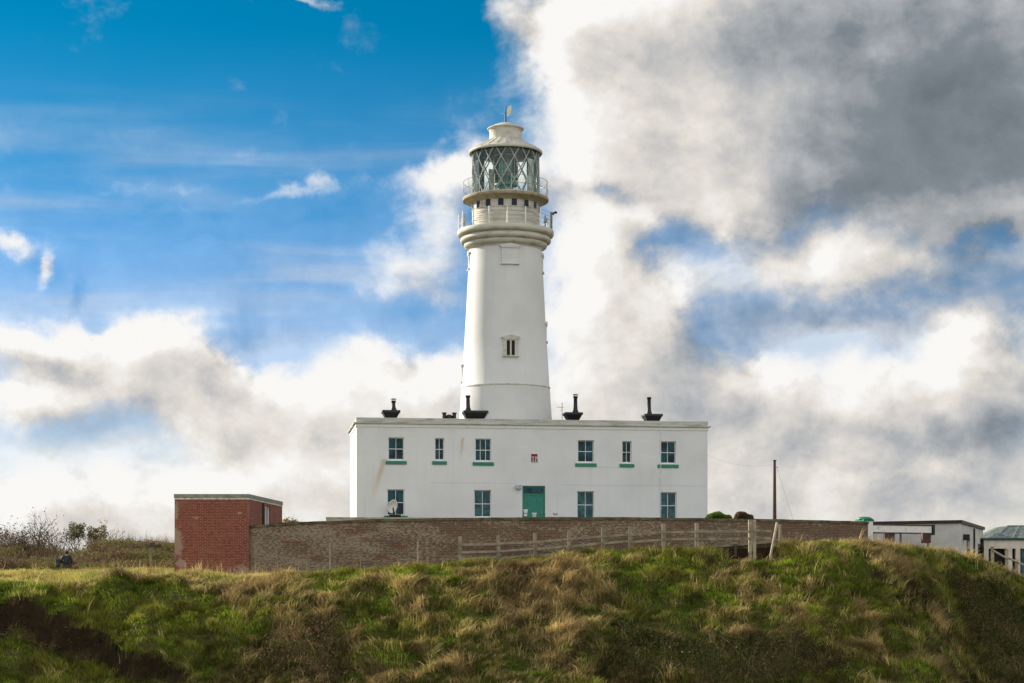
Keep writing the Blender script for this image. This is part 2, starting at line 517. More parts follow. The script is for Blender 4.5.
def mat_brick(name, brick, brick2, mortar, patch, patch_lo, patch_hi, patch_max, pscale=(.5, 1.2), plaster=None, spk=.38, leftish=False):
    m, nt, p = newmat(name)
    v = coords(nt, 'UV')
    b = nt.nodes.new('ShaderNodeTexBrick'); nt.links.new(v, b.inputs['Vector'])
    b.inputs['Scale'].default_value = 1.0
    b.inputs['Brick Width'].default_value = .235; b.inputs['Row Height'].default_value = .078
    b.inputs['Mortar Size'].default_value = .007; b.inputs['Mortar Smooth'].default_value = .3
    b.inputs['Bias'].default_value = 0
    b.inputs['Color1'].default_value = rgb(brick); b.inputs['Color2'].default_value = rgb(brick2)
    b.inputs['Mortar'].default_value = rgb(mortar)
    v2 = coords(nt, 'UV', (pscale[0], pscale[1], 1))
    n1 = noise(nt, v2, 1.0, 8, .68, .3)
    v3 = coords(nt, 'UV', (5.6, 12.5, 1))
    n3 = noise(nt, v3, 1.0, 3, .6)
    # single bricks differ strongly
    col = mixc(nt, mrange(nt, n3, .42, .72, 0, .75), b.outputs['Color'], tuple(x * .42 for x in brick2))
    f = mth(nt, 'ADD', n1, mth(nt, 'MULTIPLY', mth(nt, 'SUBTRACT', n3, .5), spk))
    if leftish:        # long wall: paler and redder towards the shed, browner to the right
        tu = nt.nodes.new('ShaderNodeTexCoord'); su = nt.nodes.new('ShaderNodeSeparateXYZ')
        nt.links.new(tu.outputs['UV'], su.inputs[0])
        f = mth(nt, 'ADD', f, mrange(nt, su.outputs[0], 1.0, 15.0, .10, -.05))
        n4 = noise(nt, coords(nt, 'UV', (.55, 1.9, 1)), 1.0, 7, .7)
        rd = mth(nt, 'MULTIPLY', mrange(nt, mth(nt, 'ADD', n4, mth(nt, 'MULTIPLY', mth(nt, 'SUBTRACT', n3, .5), .5)), .52, .66), mrange(nt, su.outputs[0], 2.0, 20.0, .85, .2))
        col = mixc(nt, rd, col, (.20, .045, .028))
        f = mth(nt, 'SUBTRACT', f, mth(nt, 'MULTIPLY', rd, .12))
    col = mixc(nt, mrange(nt, f, patch_lo, patch_hi, 0, patch_max), col, patch)
    if plaster:
        rag = mth(nt, 'MULTIPLY', mth(nt, 'SUBTRACT', n3, .5), 1.6)
        t = nt.nodes.new('ShaderNodeTexCoord'); s = nt.nodes.new('ShaderNodeSeparateXYZ')
        nt.links.new(t.outputs['UV'], s.inputs[0])
        nn = mth(nt, 'MULTIPLY', mth(nt, 'SUBTRACT', noise(nt, v, 2.2, 8, .72), .5), 2.2)
        for (cx, cz, rx, rz) in plaster:
            dx = mth(nt, 'POWER', mth(nt, 'DIVIDE', mth(nt, 'SUBTRACT', s.outputs[0], cx), rx), 2.)
            dz = mth(nt, 'POWER', mth(nt, 'DIVIDE', mth(nt, 'SUBTRACT', s.outputs[1], cz), rz), 2.)
            d = mth(nt, 'ADD', mth(nt, 'ADD', mth(nt, 'SQRT', mth(nt, 'ADD', dx, dz)), nn), rag)
            col = mixc(nt, mrange(nt, d, .6, 1.15, .7, 0), col, (.38, .28, .21))
    nt.links.new(col, p.inputs['Base Color'])
    p.inputs['Roughness'].default_value = .9
    bump(nt, p, mth(nt, 'ADD', b.outputs['Fac'], mth(nt, 'MULTIPLY', n3, -1.)), -.35, .015)
    return m


def mat_foliage(name, trans=.35, rough=.6):
    m, nt, p = newmat(name)
    a = nt.nodes.new('ShaderNodeAttribute'); a.attribute_name = 'col'
    nt.links.new(a.outputs['Color'], p.inputs['Base Color'])
    p.inputs['Roughness'].default_value = rough
    p.inputs['Specular IOR Level'].default_value = .05
    t = nt.nodes.new('ShaderNodeBsdfTranslucent'); nt.links.new(a.outputs['Color'], t.inputs['Color'])
    mx = nt.nodes.new('ShaderNodeMixShader'); mx.inputs[0].default_value = trans
    nt.links.new(p.outputs[0], mx.inputs[1]); nt.links.new(t.outputs[0], mx.inputs[2])
    nt.links.new(mx.outputs[0], nt.nodes['Material Output'].inputs[0])
    return m


def mat_glass(name, tint, mirror=.12, tintcol=(.9, 1, .97)):
    m = bpy.data.materials.new(name); m.use_nodes = True
    nt = m.node_tree; nt.nodes.clear()
    o = nt.nodes.new('ShaderNodeOutputMaterial')
    tr = nt.nodes.new('ShaderNodeBsdfTransparent'); tr.inputs[0].default_value = rgb(tint)
    gl = nt.nodes.new('ShaderNodeBsdfGlossy'); gl.inputs['Roughness'].default_value = .03
    gl.inputs['Color'].default_value = rgb(tintcol)
    fr = nt.nodes.new('ShaderNodeFresnel'); fr.inputs[0].default_value = 1.5
    ad = mth(nt, 'MAXIMUM', fr.outputs[0], mirror)
    mx = nt.nodes.new('ShaderNodeMixShader'); nt.links.new(ad, mx.inputs[0])
    nt.links.new(tr.outputs[0], mx.inputs[1]); nt.links.new(gl.outputs[0], mx.inputs[2])
    nt.links.new(mx.outputs[0], o.inputs[0])
    return m


def mat_pane(name, c, rough=.06, spec=.9, c2=None):
    m, nt, p = newmat(name)
    v = coords(nt)
    nt.links.new(mixc(nt, mrange(nt, noise(nt, v, 2.3, 3), .4, .6), c, c2 or tuple(x * .45 for x in c)), p.inputs['Base Color'])
    p.inputs['Roughness'].default_value = rough; p.inputs['Specular IOR Level'].default_value = spec
    bump(nt, p, noise(nt, v, 1.2, 2), .12, .05)
    return m


M_WHITE = mat_plain('white_paint', (.78, .78, .75), (.62, .62, .56), 4, .6, .5, .8)
M_TRIM = mat_plain('cream_weathered_trim', (.58, .565, .49), (.34, .31, .23), 1.6, .7, .42, .78, (.6, .6, 2.2))
M_TRIM2 = mat_plain('lichened_parapet', (.52, .525, .47), (.27, .27, .21), 1.6, .8, .42, .72, (.5, .5, 3))
M_TRIMRUST = mat_plain('rust_streaked_cream', (.38, .33, .23), (.22, .15, .07), 3.0, .7, .45, .75)
M_GREEN = mat_plain('green_paint', (.006, .21, .135), (.004, .15, .095), 6, .45)
M_DOOR = mat_plain('teal_door_paint', (.003, .21, .145), (.003, .16, .11), 5, .4)
M_BLACK = mat_plain('black_iron', (.005, .007, .008), (.008, .016, .018), 5, .55)
M_DARK = mat_plain('dark_opening', (.008, .010, .012), (.004, .005, .006), 3, .8)
M_PANE = mat_pane('window_pane_reflecting', (.005, .075, .095), .07, .14, (.001, .02, .028))
M_PANE2 = mat_pane('window_pane_curtained', (.04, .13, .15), .1, .16, (.012, .06, .075))
M_GLASS = mat_glass('lantern_glass', (.93, .985, .985), .02)
M_LENS = mat_glass('lens_glass', (.88, .97, .95), .3, (.85, 1, .95))
M_METAL = mat_plain('grey_metal', (.35, .36, .36), (.22, .22, .2), 6, .4, metal=.5)
M_BRICK = mat_brick('shed_brick', (.27, .062, .032), (.18, .044, .026), (.42, .25, .17), (.36, .20, .14), .52, .82, .5, (.9, 2.0), spk=.8,
                    plaster=[(.05, 2.0, .36, .85), (.1, 3.55, .12, .5), (3.55, .15, .75, .75), (1.5, .2, .5, .35), (.6, .1, .35, .45), (1.1, 3.22, .2, .06), (3.25, 3.45, .14, .07), (.35, .95, .3, .2)])
M_BRICKW = mat_brick('old_wall_brick', (.165, .085, .046), (.088, .058, .036), (.26, .215, .15), (.35, .29, .195), .43, .70, .8, (.35, 1.1), spk=1.5, leftish=True)
M_COPE = mat_plain('mossy_stone_coping', (.15, .125, .075), (.055, .048, .025), 2.5, .9, .35, .65, bmp=.5)
M_SHEDROOF = mat_plain('concrete_roof_edge', (.29, .29, .235), (.18, .18, .14), 2.5, .85, .35, .7)
M_SHEDBAND = mat_plain('white_drip_edge', (.72, .70, .62), (.45, .42, .34), 5, .7)
M_WOOD = mat_plain('weathered_timber', (.31, .265, .185), (.16, .14, .10), 3, .85, .35, .7, (1, 1, .5), bmp=.4)
M_WOODP = mat_plain('pale_timber', (.42, .36, .24), (.22, .19, .13), 3, .8)
M_WOODD = mat_plain('dark_timber', (.085, .07, .05), (.045, .04, .03), 3, .85)
M_POLE = mat_plain('creosoted_pole', (.10, .05, .03), (.06, .03, .02), 4, .8)
M_ANNEX = mat_plain('grey_render', (.62, .60, .55), (.50, .48, .43), 1.0, .85, .35, .7)
M_FASCIA = mat_plain('dark_fascia', (.035, .018, .018), (.02, .012, .012), 3, .6)
M_BUFF = mat_plain('cream_render', (.72, .66, .55), (.6, .55, .45), 1.5, .8)
M_FOL = mat_foliage('blades', .30)
M_LEAF = mat_foliage('leaves', .3)
M_BARK = mat_plain('bark', (.16, .12, .085), (.09, .065, .045), 6, .9)


# ---------------------------------------------------------------- terrain
def _hash(ix, iy, s):
    h = (ix.astype(np.int64) * 374761393 + iy.astype(np.int64) * 668265263 + s * 2147483647) & 0xffffffff
    h = ((h ^ (h >> 13)) * 1274126177) & 0xffffffff
    return ((h ^ (h >> 16)) & 0xffff) / 65535.0


def vnoise(x, y, s=0):
    ix = np.floor(x); iy = np.floor(y); fx = x - ix; fy = y - iy
    fx = fx * fx * (3 - 2 * fx); fy = fy * fy * (3 - 2 * fy)
    a = _hash(ix, iy, s); b = _hash(ix + 1, iy, s); c = _hash(ix, iy + 1, s); d = _hash(ix + 1, iy + 1, s)
    return (a * (1 - fx) + b * fx) * (1 - fy) + (c * (1 - fx) + d * fx) * fy


def fbm(x, y, s=0, o=4):
    r = 0; a = .5; t = 0
    for k in range(o):
        r = r + a * vnoise(x * 2 ** k + 17.3 * k, y * 2 ** k - 9.1 * k, s + k); t += a; a *= .5
    return r / t


def sst(t):
    t = np.clip(t, 0, 1); return t * t * (3 - 2 * t)


WP = [(248.8, 90.25, 525.5), (290, 89.0, 522.6), (330, 88.0, 520.7), (400, 86.8, 518.8), (460, 86.2, 517.9), (520, 86, 517.3),
      (600, 86, 517.2), (660, 86.4, 517.6), (720, 87.2, 518.4), (780, 88.5, 519.3), (840, 90, 520.7), (868, 91, 521.6)]
WPX = np.array([at(p[0], p[2], p[1])[:] for p in WP])
CX = [-40, -25, -14, -12.6, -8.9, -5.4, -2.5, .4, 4.3, 7.3, 10.4, 13.6, 17, 18.3, 24, 26, 28.5, 33, 45, 80]
CZ = [-.1, -.4, -.32, -.22, .05, .22, .5, .68, 1.0, 1.12, 1.22, 1.42, 1.5, 1.36, .82, .15, -.75, -2.4, -5, -8]


def crest_y(x):
    return np.interp(x, [-60, -26, -20, -13, 14, 17, 24, 29, 40, 80], [80, 81, 83, 84.2, 83.6, 84.2, 94, 98, 112, 150])


def wall_y(x):
    return np.interp(x, np.concatenate([[-60, -20, -14], WPX[:, 0], [24, 29, 40, 80]]),
                     np.concatenate([[86, 87, 88], WPX[:, 1], [98.5, 104, 118, 160]]))


def terrain(x, y):
    x = np.asarray(x, float); y = np.asarray(y, float)
    zc = np.interp(x, CX, CZ)
    zp = np.interp(x, [-60, -38, -33, -24, -17, -13, 18, 22, 26, 31, 40, 80], [2.9, 2.3, 1.85, 1.05, .5, 2.8, 2.8, 1.6, 1.1, .6, .2, -3])
    wy = wall_y(x)
    ramp = np.where(x < -13, 24.0, np.where(x > 19, 12.0, 7.0))
    z = zc + (zp - zc) * sst((y - wy - .5 - np.where(x < -13, 7.0, 0)) / ramp) + .42 * sst((-13.5 - x) / 2) * sst((y - 81) / 12)
    z = z + sst((-12 - x) / 3) * sst((y - 78) / 3) * sst((93 - y) / 6) * 1.5 * (fbm(x * .5 + 3, y * .3, 45, 3) - .5)
    d = np.maximum(crest_y(x) + (.7 + 2.2 * sst((-12 - x) / 4)) * (fbm(x * .35, y * .1, 3) - .5) - y, 0)
    slope = .60 + .1 * (fbm(x * .12, y * .05, 5) - .5)
    z = z - slope * (np.sqrt(d * d + 1.6 ** 2) - 1.6)
    # eroded scarp low on the left
    ds = 2.5 + np.clip(x + 22, -8, 20) * .62 + 1.2 * (fbm(x * .5, x * 0 + 2, 8) - .5)
    amp = 1.35 * sst((-12.5 - x) / 5)
    z = z - amp * sst((d - ds) / .5) + amp * .8 * sst((d - ds - 1.5) / 5)
    # hummocks
    hm = sst((d - .9) / 2.5)
    z = z + hm * (.85 * (fbm(x * .42, y * .42, 12) - .5) + .85 * (fbm(x * 1.15, y * 1.15, 21, 3) - .5)) + .12 * (fbm(x * .9, y * .9, 31, 3) - .5)
    # gully on the right
    gx = (x - (21.5 + (76 - y) * .12)) / 3.2
    z = z - 1.3 * np.exp(-gx * gx) * sst((88 - y) / 10)
    nw = sst((x - 9.3) / .9) * sst((12.6 - x) / .5) * (y < 84.72) * sst((y - 80.5) / 1.5)
    z = z - nw * np.maximum(z - (.42 + .1 * fbm(x, y, 77)), 0)
    # valley and the rise the camera stands on
    z = np.maximum(z, -14 + .5 * fbm(x * .1, y * .1, 40)) + 0
    z = np.where(y < 32, z + 12.3 * sst((32 - y) / 30), z)
    z = z - 26 * sst((y - 170) / 120)
    return z


def build_ground():
    def axis(fine0, fine1, step, far0, far1):
        a = list(np.arange(fine0, fine1, step))
        s = step; v = fine0
        lo = []
        while v > far0:
            s *= 1.25; v -= s; lo.append(v)
        s = step; v = a[-1]; hi = []
        while v < far1:
            s *= 1.25; v += s; hi.append(v)
        return np.array(lo[::-1] + a + hi)
    xs = axis(-42, 46, .22, -3000, 3000)
    ys = axis(64, 104, .2, -600, 5000)
    X, Y = np.meshgrid(xs, ys)
    Z = terrain(X, Y)
    V = np.stack([X.ravel(), Y.ravel(), Z.ravel()], 1)
    nx, ny = len(xs), len(ys)
    i = np.arange(ny - 1)[:, None] * nx + np.arange(nx - 1)[None, :]
    i = i.ravel()
    Q = np.stack([i, i + 1, i + nx + 1, i + nx], 1)
    gy, gx = np.gradient(Z, ys, xs)
    st = np.sqrt(gx ** 2 + gy ** 2).ravel()
    earth = sst((st - 1.3 - .8 * (fbm(V[:, 0] * .9, V[:, 1] * .9, 55) - .5)) / .5)[:, None] * (V[:, 1] > 60)[:, None]
    nz = fbm(V[:, 0] * .8, V[:, 1] * .8, 50)[:, None]
    grass = np.array([.085, .10, .024]) * (1 - nz) + np.array([.12, .09, .04]) * nz
    brown = np.array([.045, .026, .016]) * (1 - nz) + np.array([.022, .015, .010]) * nz
    col = grass * (1 - earth) + brown * earth
    m, nt, p = newmat('turf_and_soil')
    a = nt.nodes.new('ShaderNodeAttribute'); a.attribute_name = 'col'
    v = coords(nt)
    n = noise(nt, v, 5.0, 6, .7)
    nt.links.new(mixc(nt, mrange(nt, n, .35, .7, 0, .6), a.outputs['Color'], (.035, .03, .016)), p.inputs['Base Color'])
    p.inputs['Roughness'].default_value = 1.0; p.inputs['Specular IOR Level'].default_value = 0
    bump(nt, p, n, .8, .08)
    o = npmesh('ground', V, Q, col, m, smooth=True)
    o['kind'] = 'structure'


build_ground()


# ---------------------------------------------------------------- vegetation generators
def blades(P, N_, length, width, lean, droop, colr, seed, spread=.12, cvar=.25):
    """clumps of arching blades. P (n,3) clump roots; length, colr per clump; returns V, Q, col"""
    r = np.random.default_rng(seed)
    n = len(P); k = N_
    root = np.repeat(P, k, 0) + np.concatenate([r.normal(0, spread, (n * k, 2)), np.zeros((n * k, 1))], 1)
    L = np.repeat(length, k) * r.uniform(.55, 1.25, n * k)
    ang = r.uniform(0, 2 * np.pi, n * k)
    out = np.stack([np.cos(ang), np.sin(ang)], 1) * r.uniform(.15, .75, n * k)[:, None] + np.repeat(lean, k, 0)
    w = width * r.uniform(.6, 1.3, n * k)
    side = np.stack([-np.sin(ang), np.cos(ang), np.zeros(n * k)], 1)
    dr = np.repeat(droop, k)
    ts = [0, .4, .75, 1.0]; ws = [1.0, .85, .55, .12]
    V = np.zeros((n * k, 8, 3))
    for j, (t, q) in enumerate(zip(ts, ws)):
        h = L * (t * 1.0 - dr * t * t)
        c = root + np.concatenate([out * (L * t * t * .9)[:, None], h[:, None]], 1)
        V[:, 2 * j] = c - side * (w * q * .5)[:, None]
        V[:, 2 * j + 1] = c + side * (w * q * .5)[:, None]
    base = (np.arange(n * k) * 8)[:, None]
    Q = np.concatenate([base + np.array([[0, 1, 3, 2]]), base + np.array([[2, 3, 5, 4]]), base + np.array([[4, 5, 7, 6]])], 0)
    cc = np.repeat(colr, k, 0) * r.uniform(1 - cvar, 1 + cvar, (n * k, 1))
    col = np.repeat(cc[:, None, :], 8, 1)
    return V.reshape(-1, 3), Q, col.reshape(-1, 3)


def leaves(P, size, colr, seed, flat=.0):
    r = np.random.default_rng(seed)
    n = len(P)
    a = r.normal(0, 1, (n, 3)); a /= np.linalg.norm(a, axis=1)[:, None]
    b = r.normal(0, 1, (n, 3)); b -= (a * b).sum(1)[:, None] * a; b /= np.linalg.norm(b, axis=1)[:, None]
    s = (size * r.uniform(.6, 1.4, n))[:, None]
    V = np.stack([P - a * s, P + b * s * .5, P + a * s, P - b * s * .5], 1).reshape(-1, 3)
    Q = (np.arange(n) * 4)[:, None] + np.array([[0, 1, 2, 3]])
    col = np.repeat(colr * r.uniform(.7, 1.3, (n, 1)), 4, 0)
    return V, Q, col


def merge(parts):
    Vs, Qs, Cs = [], [], []; b = 0
    for V, Q, c in parts:
        Vs.append(V); Qs.append(Q + b); Cs.append(c); b += len(V)
    return np.concatenate(Vs), np.concatenate(Qs), np.concatenate(Cs)


GREEN = np.array([.125, .185, .020]); BRIGHT = np.array([.25, .32, .032]); OLIVE = np.array([.29, .25, .055])
STRAW = np.array([.56, .43, .19]); BROWN = np.array([.27, .19, .09]); DARKG = np.array([.020, .036, .010])

# patches of rough vegetation, ground coordinates (x, y, rx, ry, strength)
BRAMBLE = [(-9.6, 76.4, 3.4, 3.6, .95), (5.6, 74.6, 4.0, 2.2, .85), (11.5, 73.8, 3.8, 2.0, 1.0), (-4, 80.3, .9, .9, .6), (8.0, 78.6, 1.6, .9, .6), (22.8, 84.3, 2.0, 3.2, 1.6),
           (25.4, 87.5, 2.2, 3.5, 1.4), (22.5, 78.5, 1.8, 3.0, .9), (-2.0, 73.0, 3.0, 1.6, .6), (-21, 78.9, 5, .7, .7), (-15, 73.4, 2.5, 1.2, .6)]
STRAWP = [(2.6, 80.4, 2.8, 2.6, .5), (1.5, 77.0, 3.0, 2.0, .35), (17.5, 83.0, 1.8, 4.0, .30), (-11.5, 82.5, 4.5, 2.0, .35), (9.5, 81.5, 2.2, 1.6, .3),
          (-24, 83.5, 9, 2.0, .45), (14.5, 80, 3, 2, .25), (19.2, 76, 1.2, 6, .25)]
GREENP = [(-6.0, 84.4, 5.0, 1.8, .55), (6.8, 80.0, 2.2, 3.0, .5), (-16.0, 79.5, 3.0, 4.0, .55), (13, 80.3, 2.6, 3.5, .4), (-24, 81.5, 6, 1.4, .4),
          (3.5, 83.5, 6, 1.0, .35), (-22, 76, 5, 3, .3), (21, 88, 4, 4, .3), (16, 78, 2.5, 4, .25)]


def patch(x, y, L):
    r = np.zeros_like(x)
    for (cx, cy, rx, ry, s) in L:
        r += s * np.exp(-(((x - cx) / rx) ** 2 + ((y - cy) / ry) ** 2))
    return r


def occupied(x, y):
    """footprints where nothing grows, and what lies hidden behind the wall"""
    o = (x > -15.6) & (x < -12.2) & (y > 89.9) & (y < 100.5)
    o |= (x > -12.7) & (x < 18.6) & (y > wall_y(x) - .25)
    o |= (x > 18.4) & (x < 30) & (y > 104 - (x - 26) * .5) & (y < 125)
    o |= (x > 9.2) & (x < 12.5) & (y > 83.6) & (y < 84.95)
    return o


def scatter(n, x0, x1, y0, y1, seed):
    r = np.random.default_rng(seed)
    x = r.uniform(x0, x1, n); y = r.uniform(y0, y1, n)
    k = (np.abs(x / y) < .335) & ~occupied(x, y)
    x, y = x[k], y[k]; z = terrain(x, y)
    k = z > -.082 * y
    x, y, z = x[k], y[k], z[k]
    e = .12
    st = np.hypot((terrain(x + e, y) - z) / e, (terrain(x, y + e) - z) / e)
    return x, y, z, st, r


def build_grass():
    x, y, z, st, r = scatter(165000, -34, 34, 66, 103, 101)
    keep = ((st < 1.75) | (r.random(len(x)) < .55)) & (patch(x, y, BRAMBLE) + (fbm(x * .6, y * .6, 80) - .5) * 1.1 < .62 + .5 * r.random(len(x)))
    x, y, z, st = x[keep], y[keep], z[keep], st[keep]
    n1 = fbm(x * .45, y * .45, 60); n2 = fbm(x * 1.4, y * 1.4, 61, 3); n3 = fbm(x * .18, y * .3, 62, 3)
    dr = patch(x, y, STRAWP); gr = patch(x, y, GREENP); br = patch(x, y, BRAMBLE)
    d = crest_y(x) - y
    flat = sst((.5 - d) / 1.5)
    s = -.12 + (n1 - .5) * 2.2 + (n2 - .5) * 2.4 + dr * 1.6 - gr * 1.9 + r.normal(0, .42, len(x)) + flat * .05
    isS = sst((s + .05) / .55)[:, None]
    g = sst((n3 - .35) / .3)[:, None]
    green = GREEN * (1 - g) + BRIGHT * g
    green = green * (1 - .55 * sst((n2 - .35) / .3)[:, None]) + OLIVE * .55 * sst((n2 - .35) / .3)[:, None]
    col = green * (1 - isS) + (STRAW * (1 - .45 * sst((n1 - .5) / .2)[:, None]) + BROWN * .45 * sst((n1 - .5) / .2)[:, None]) * isS
    in_bramble = sst((br - .25) / .5)[:, None]
    col = col * (1 - .4 * in_bramble)  # grass darker within the bramble patches
    col = (col * (.35 + 1.0 * sst((fbm(x * 2.1, y * 2.1, 66, 3) - .2) / .6))[:, None])
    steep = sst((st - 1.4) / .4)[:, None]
    col = col * (1 - steep) + np.array([.055, .050, .018]) * steep  # shade of the scarp hollow put into the colour of steep clumps
    isS = isS[:, 0]
    length = (.22 + .26 * isS + .20 * sst((n2 - .45) / .25)) * (1 - .45 * flat) * r.uniform(.7, 1.25, len(x))
    down = np.stack([fbm(x * .5, y * .5, 70) - .5, -np.ones_like(x) * .42], 1)
    down[:, 0] = down[:, 0] * 2.4 + .15
    lean = down * (.35 + .75 * isS + .4 * (r.random(len(x)) - .3))[:, None] * (1 - .6 * flat)[:, None]
    droop = .15 + .42 * isS * r.random(len(x))
    P = np.stack([x, y, z - .03], 1)
    length = length * (.35 + .95 * fbm(x * 1.6 + 5, y * 1.6, 67, 3))
    lean = lean * .7 + r.normal(0, .42, lean.shape)
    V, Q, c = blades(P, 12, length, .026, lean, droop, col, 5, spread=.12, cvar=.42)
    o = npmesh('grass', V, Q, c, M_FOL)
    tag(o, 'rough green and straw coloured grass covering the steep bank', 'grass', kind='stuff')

    # tall dry seed stalks, loosely spread
    x, y, z, st, r = scatter(5200, -34, 34, 70, 100, 104)
    w = patch(x, y, STRAWP) * sst((crest_y(x) - y) / 3) + patch(x, y, [(-14, 87.5, 5, 2.0, 1.5), (-8, 86.8, 3, 1.0, .7)])
    k = (r.random(len(x)) < w * .9 + .06)
    x, y, z = x[k], y[k], z[k]
    P = np.stack([x, y, z - .02], 1)
    col = STRAW[None, :] * r.uniform(.75, 1.35, (len(x), 1))
    lean = np.stack([r.normal(.1, .25, len(x)), r.normal(-.1, .25, len(x))], 1)
    V, Q, c = blades(P, 5, r.uniform(.4, .8, len(x)), .02, lean, np.full(len(x), .05), col, 6, spread=.1)
    o = npmesh('dry_stalks', V, Q, c, M_FOL)
    tag(o, 'thin dry straw stalks standing above the grass of the bank', 'dry stalks', kind='stuff')


def build_bramble():
    x, y, z, st, r = scatter(110000, -32, 34, 66, 100, 202)
    br = patch(x, y, BRAMBLE) + (fbm(x * .6, y * .6, 80) - .5) * 1.1
    k = (br > .48) & (r.random(len(x)) < sst((br - .45) / .3) * .95 + .03) & (crest_y(x) - y > 1.0)
    x, y, z, br = x[k], y[k], z[k], br[k]
    h = (.18 + .75 * sst((br - .45) / .8)) * (.6 + .8 * fbm(x * 1.6, y * 1.6, 82, 3))
    nl = 7
    n = len(x)
    P = np.repeat(np.stack([x, y, z], 1), nl, 0)
    P[:, :2] += r.normal(0, .09, (n * nl, 2))
    P[:, 2] += np.repeat(h, nl) * r.uniform(.25, 1.05, n * nl)
    n2 = fbm(P[:, 0] * 1.1, P[:, 1] * 1.1, 84, 3)[:, None]
    brown = sst((-6.0 - P[:, 0]) / 3)[:, None] * .65 + .22
    t = np.clip(brown + (n2 - .5) * 1.4 + r.normal(0, .2, (len(P), 1)), 0, 1)
    col = np.array([.075, .10, .022]) * (1 - t) + np.array([.20, .13, .075]) * t
    col = col * np.where(P[:, 0] > -3, .6, .85)[:, None]
    fl = (r.random(len(P)) < .012) & (np.abs(P[:, 0] - 5.5) < 4)
    col[fl] = (.35, .30, .02)
    A = leaves(P, .05, col, 9)
    # twigs sticking out
    k = r.random(n) < .16
    B = blades(np.stack([x, y, z], 1)[k], 3, h[k] * r.uniform(.7, 1.3, k.sum()), .014, r.normal(0, .55, (k.sum(), 2)), r.uniform(.0, .5, k.sum()),
               np.tile(np.array([.34, .25, .15]), (k.sum(), 1)), 10, spread=.12)
    V, Q, c = merge([A, B])
    o = npmesh('bramble', V, Q, c, M_LEAF)
    tag(o, 'dark brown and green bramble thicket in the hollows of the bank', 'brambles', kind='stuff')


def build_scrub():
    r = np.random.default_rng(303)
    n = 20000
    y = r.uniform(93, 130, n); x = r.uniform(-.335, -.12, n) * y
    k = ~occupied(x, y)
    x, y = x[k], y[k]; z = terrain(x, y)
    n1 = fbm(x * .35, y * .35, 90)
    edge = sst((y - 96 - 6 * (fbm(x * .3, y * 0, 91) - .5) - np.clip(x + 22, 0, 6) * .9) / 5)
    k = r.random(len(x)) < edge * sst((n1 - .22) / .25)
    x, y, z, n1 = x[k], y[k], z[k], n1[k]
    h = (.4 + .6 * sst((n1 - .35) / .35)) * (.5 + .8 * fbm(x * 1.3, y * 1.3, 93, 3)) * np.interp(y, [96, 104], [.6, 1]) * np.interp(x / y, [-.3, -.19], [1.1, .8])
    nl = 12; m = len(x)
    P = np.repeat(np.stack([x, y, z], 1), nl, 0)
    P[:, :2] += r.normal(0, .16, (m * nl, 2)); P[:, 2] += np.repeat(h, nl) * r.uniform(.1, 1.0, m * nl)
    t = np.clip((fbm(P[:, 0] * .6, P[:, 1] * .6, 95)[:, None] - .35) * 2.4 + r.normal(0, .2, (len(P), 1)), 0, 1)
    col = np.array([.17, .175, .04]) * (1 - t) + np.array([.15, .085, .06]) * t
    A = leaves(P, .075, col, 12)
    k = r.random(m) < .35
    B = blades(np.stack([x, y, z], 1)[k], 4, h[k] * 1.5, .018, np.zeros((k.sum(), 2)), np.zeros(k.sum()) + .02,
               np.tile(np.array([.16, .115, .075]), (k.sum(), 1)), 13, spread=.2)
    V, Q, c = merge([A, B])
    o = npmesh('scrub', V, Q, c, M_LEAF)
    tag(o, 'low olive and brown scrub on the rise behind the grassy ledge', 'scrub', kind='stuff')
    # long pale grass on the sunny ledge
    y = r.uniform(84, 101, 7000); x = r.uniform(-.335, -.13, 7000) * y
    k = ~occupied(x, y); x, y = x[k], y[k]; z = terrain(x, y)
    m = len(x)
    n1 = fbm(x * .5, y * .5, 97)[:, None]
    col = (np.array([.36, .38, .06]) * (1 - n1) + np.array([.58, .46, .17]) * n1) * (.5 + fbm(x * 1.4, y * .8, 98, 3))[:, None]
    V, Q, c = blades(np.stack([x, y, z - .02], 1), 12, r.uniform(.15, .34, m) * np.where(np.hypot((x + 24.4) / 1.6, (y - 96) / 5) < 1, .4, 1.0), .026, r.normal(0, .2, (m, 2)), np.full(m, .15), col, 14, spread=.15)
    o = npmesh('ledge_grass', V, Q, c, M_FOL)
    tag(o, 'yellow sunlit grass on the flat ledge left of the brick shed', 'grass', kind='stuff')


build_grass(); build_bramble(); build_scrub()


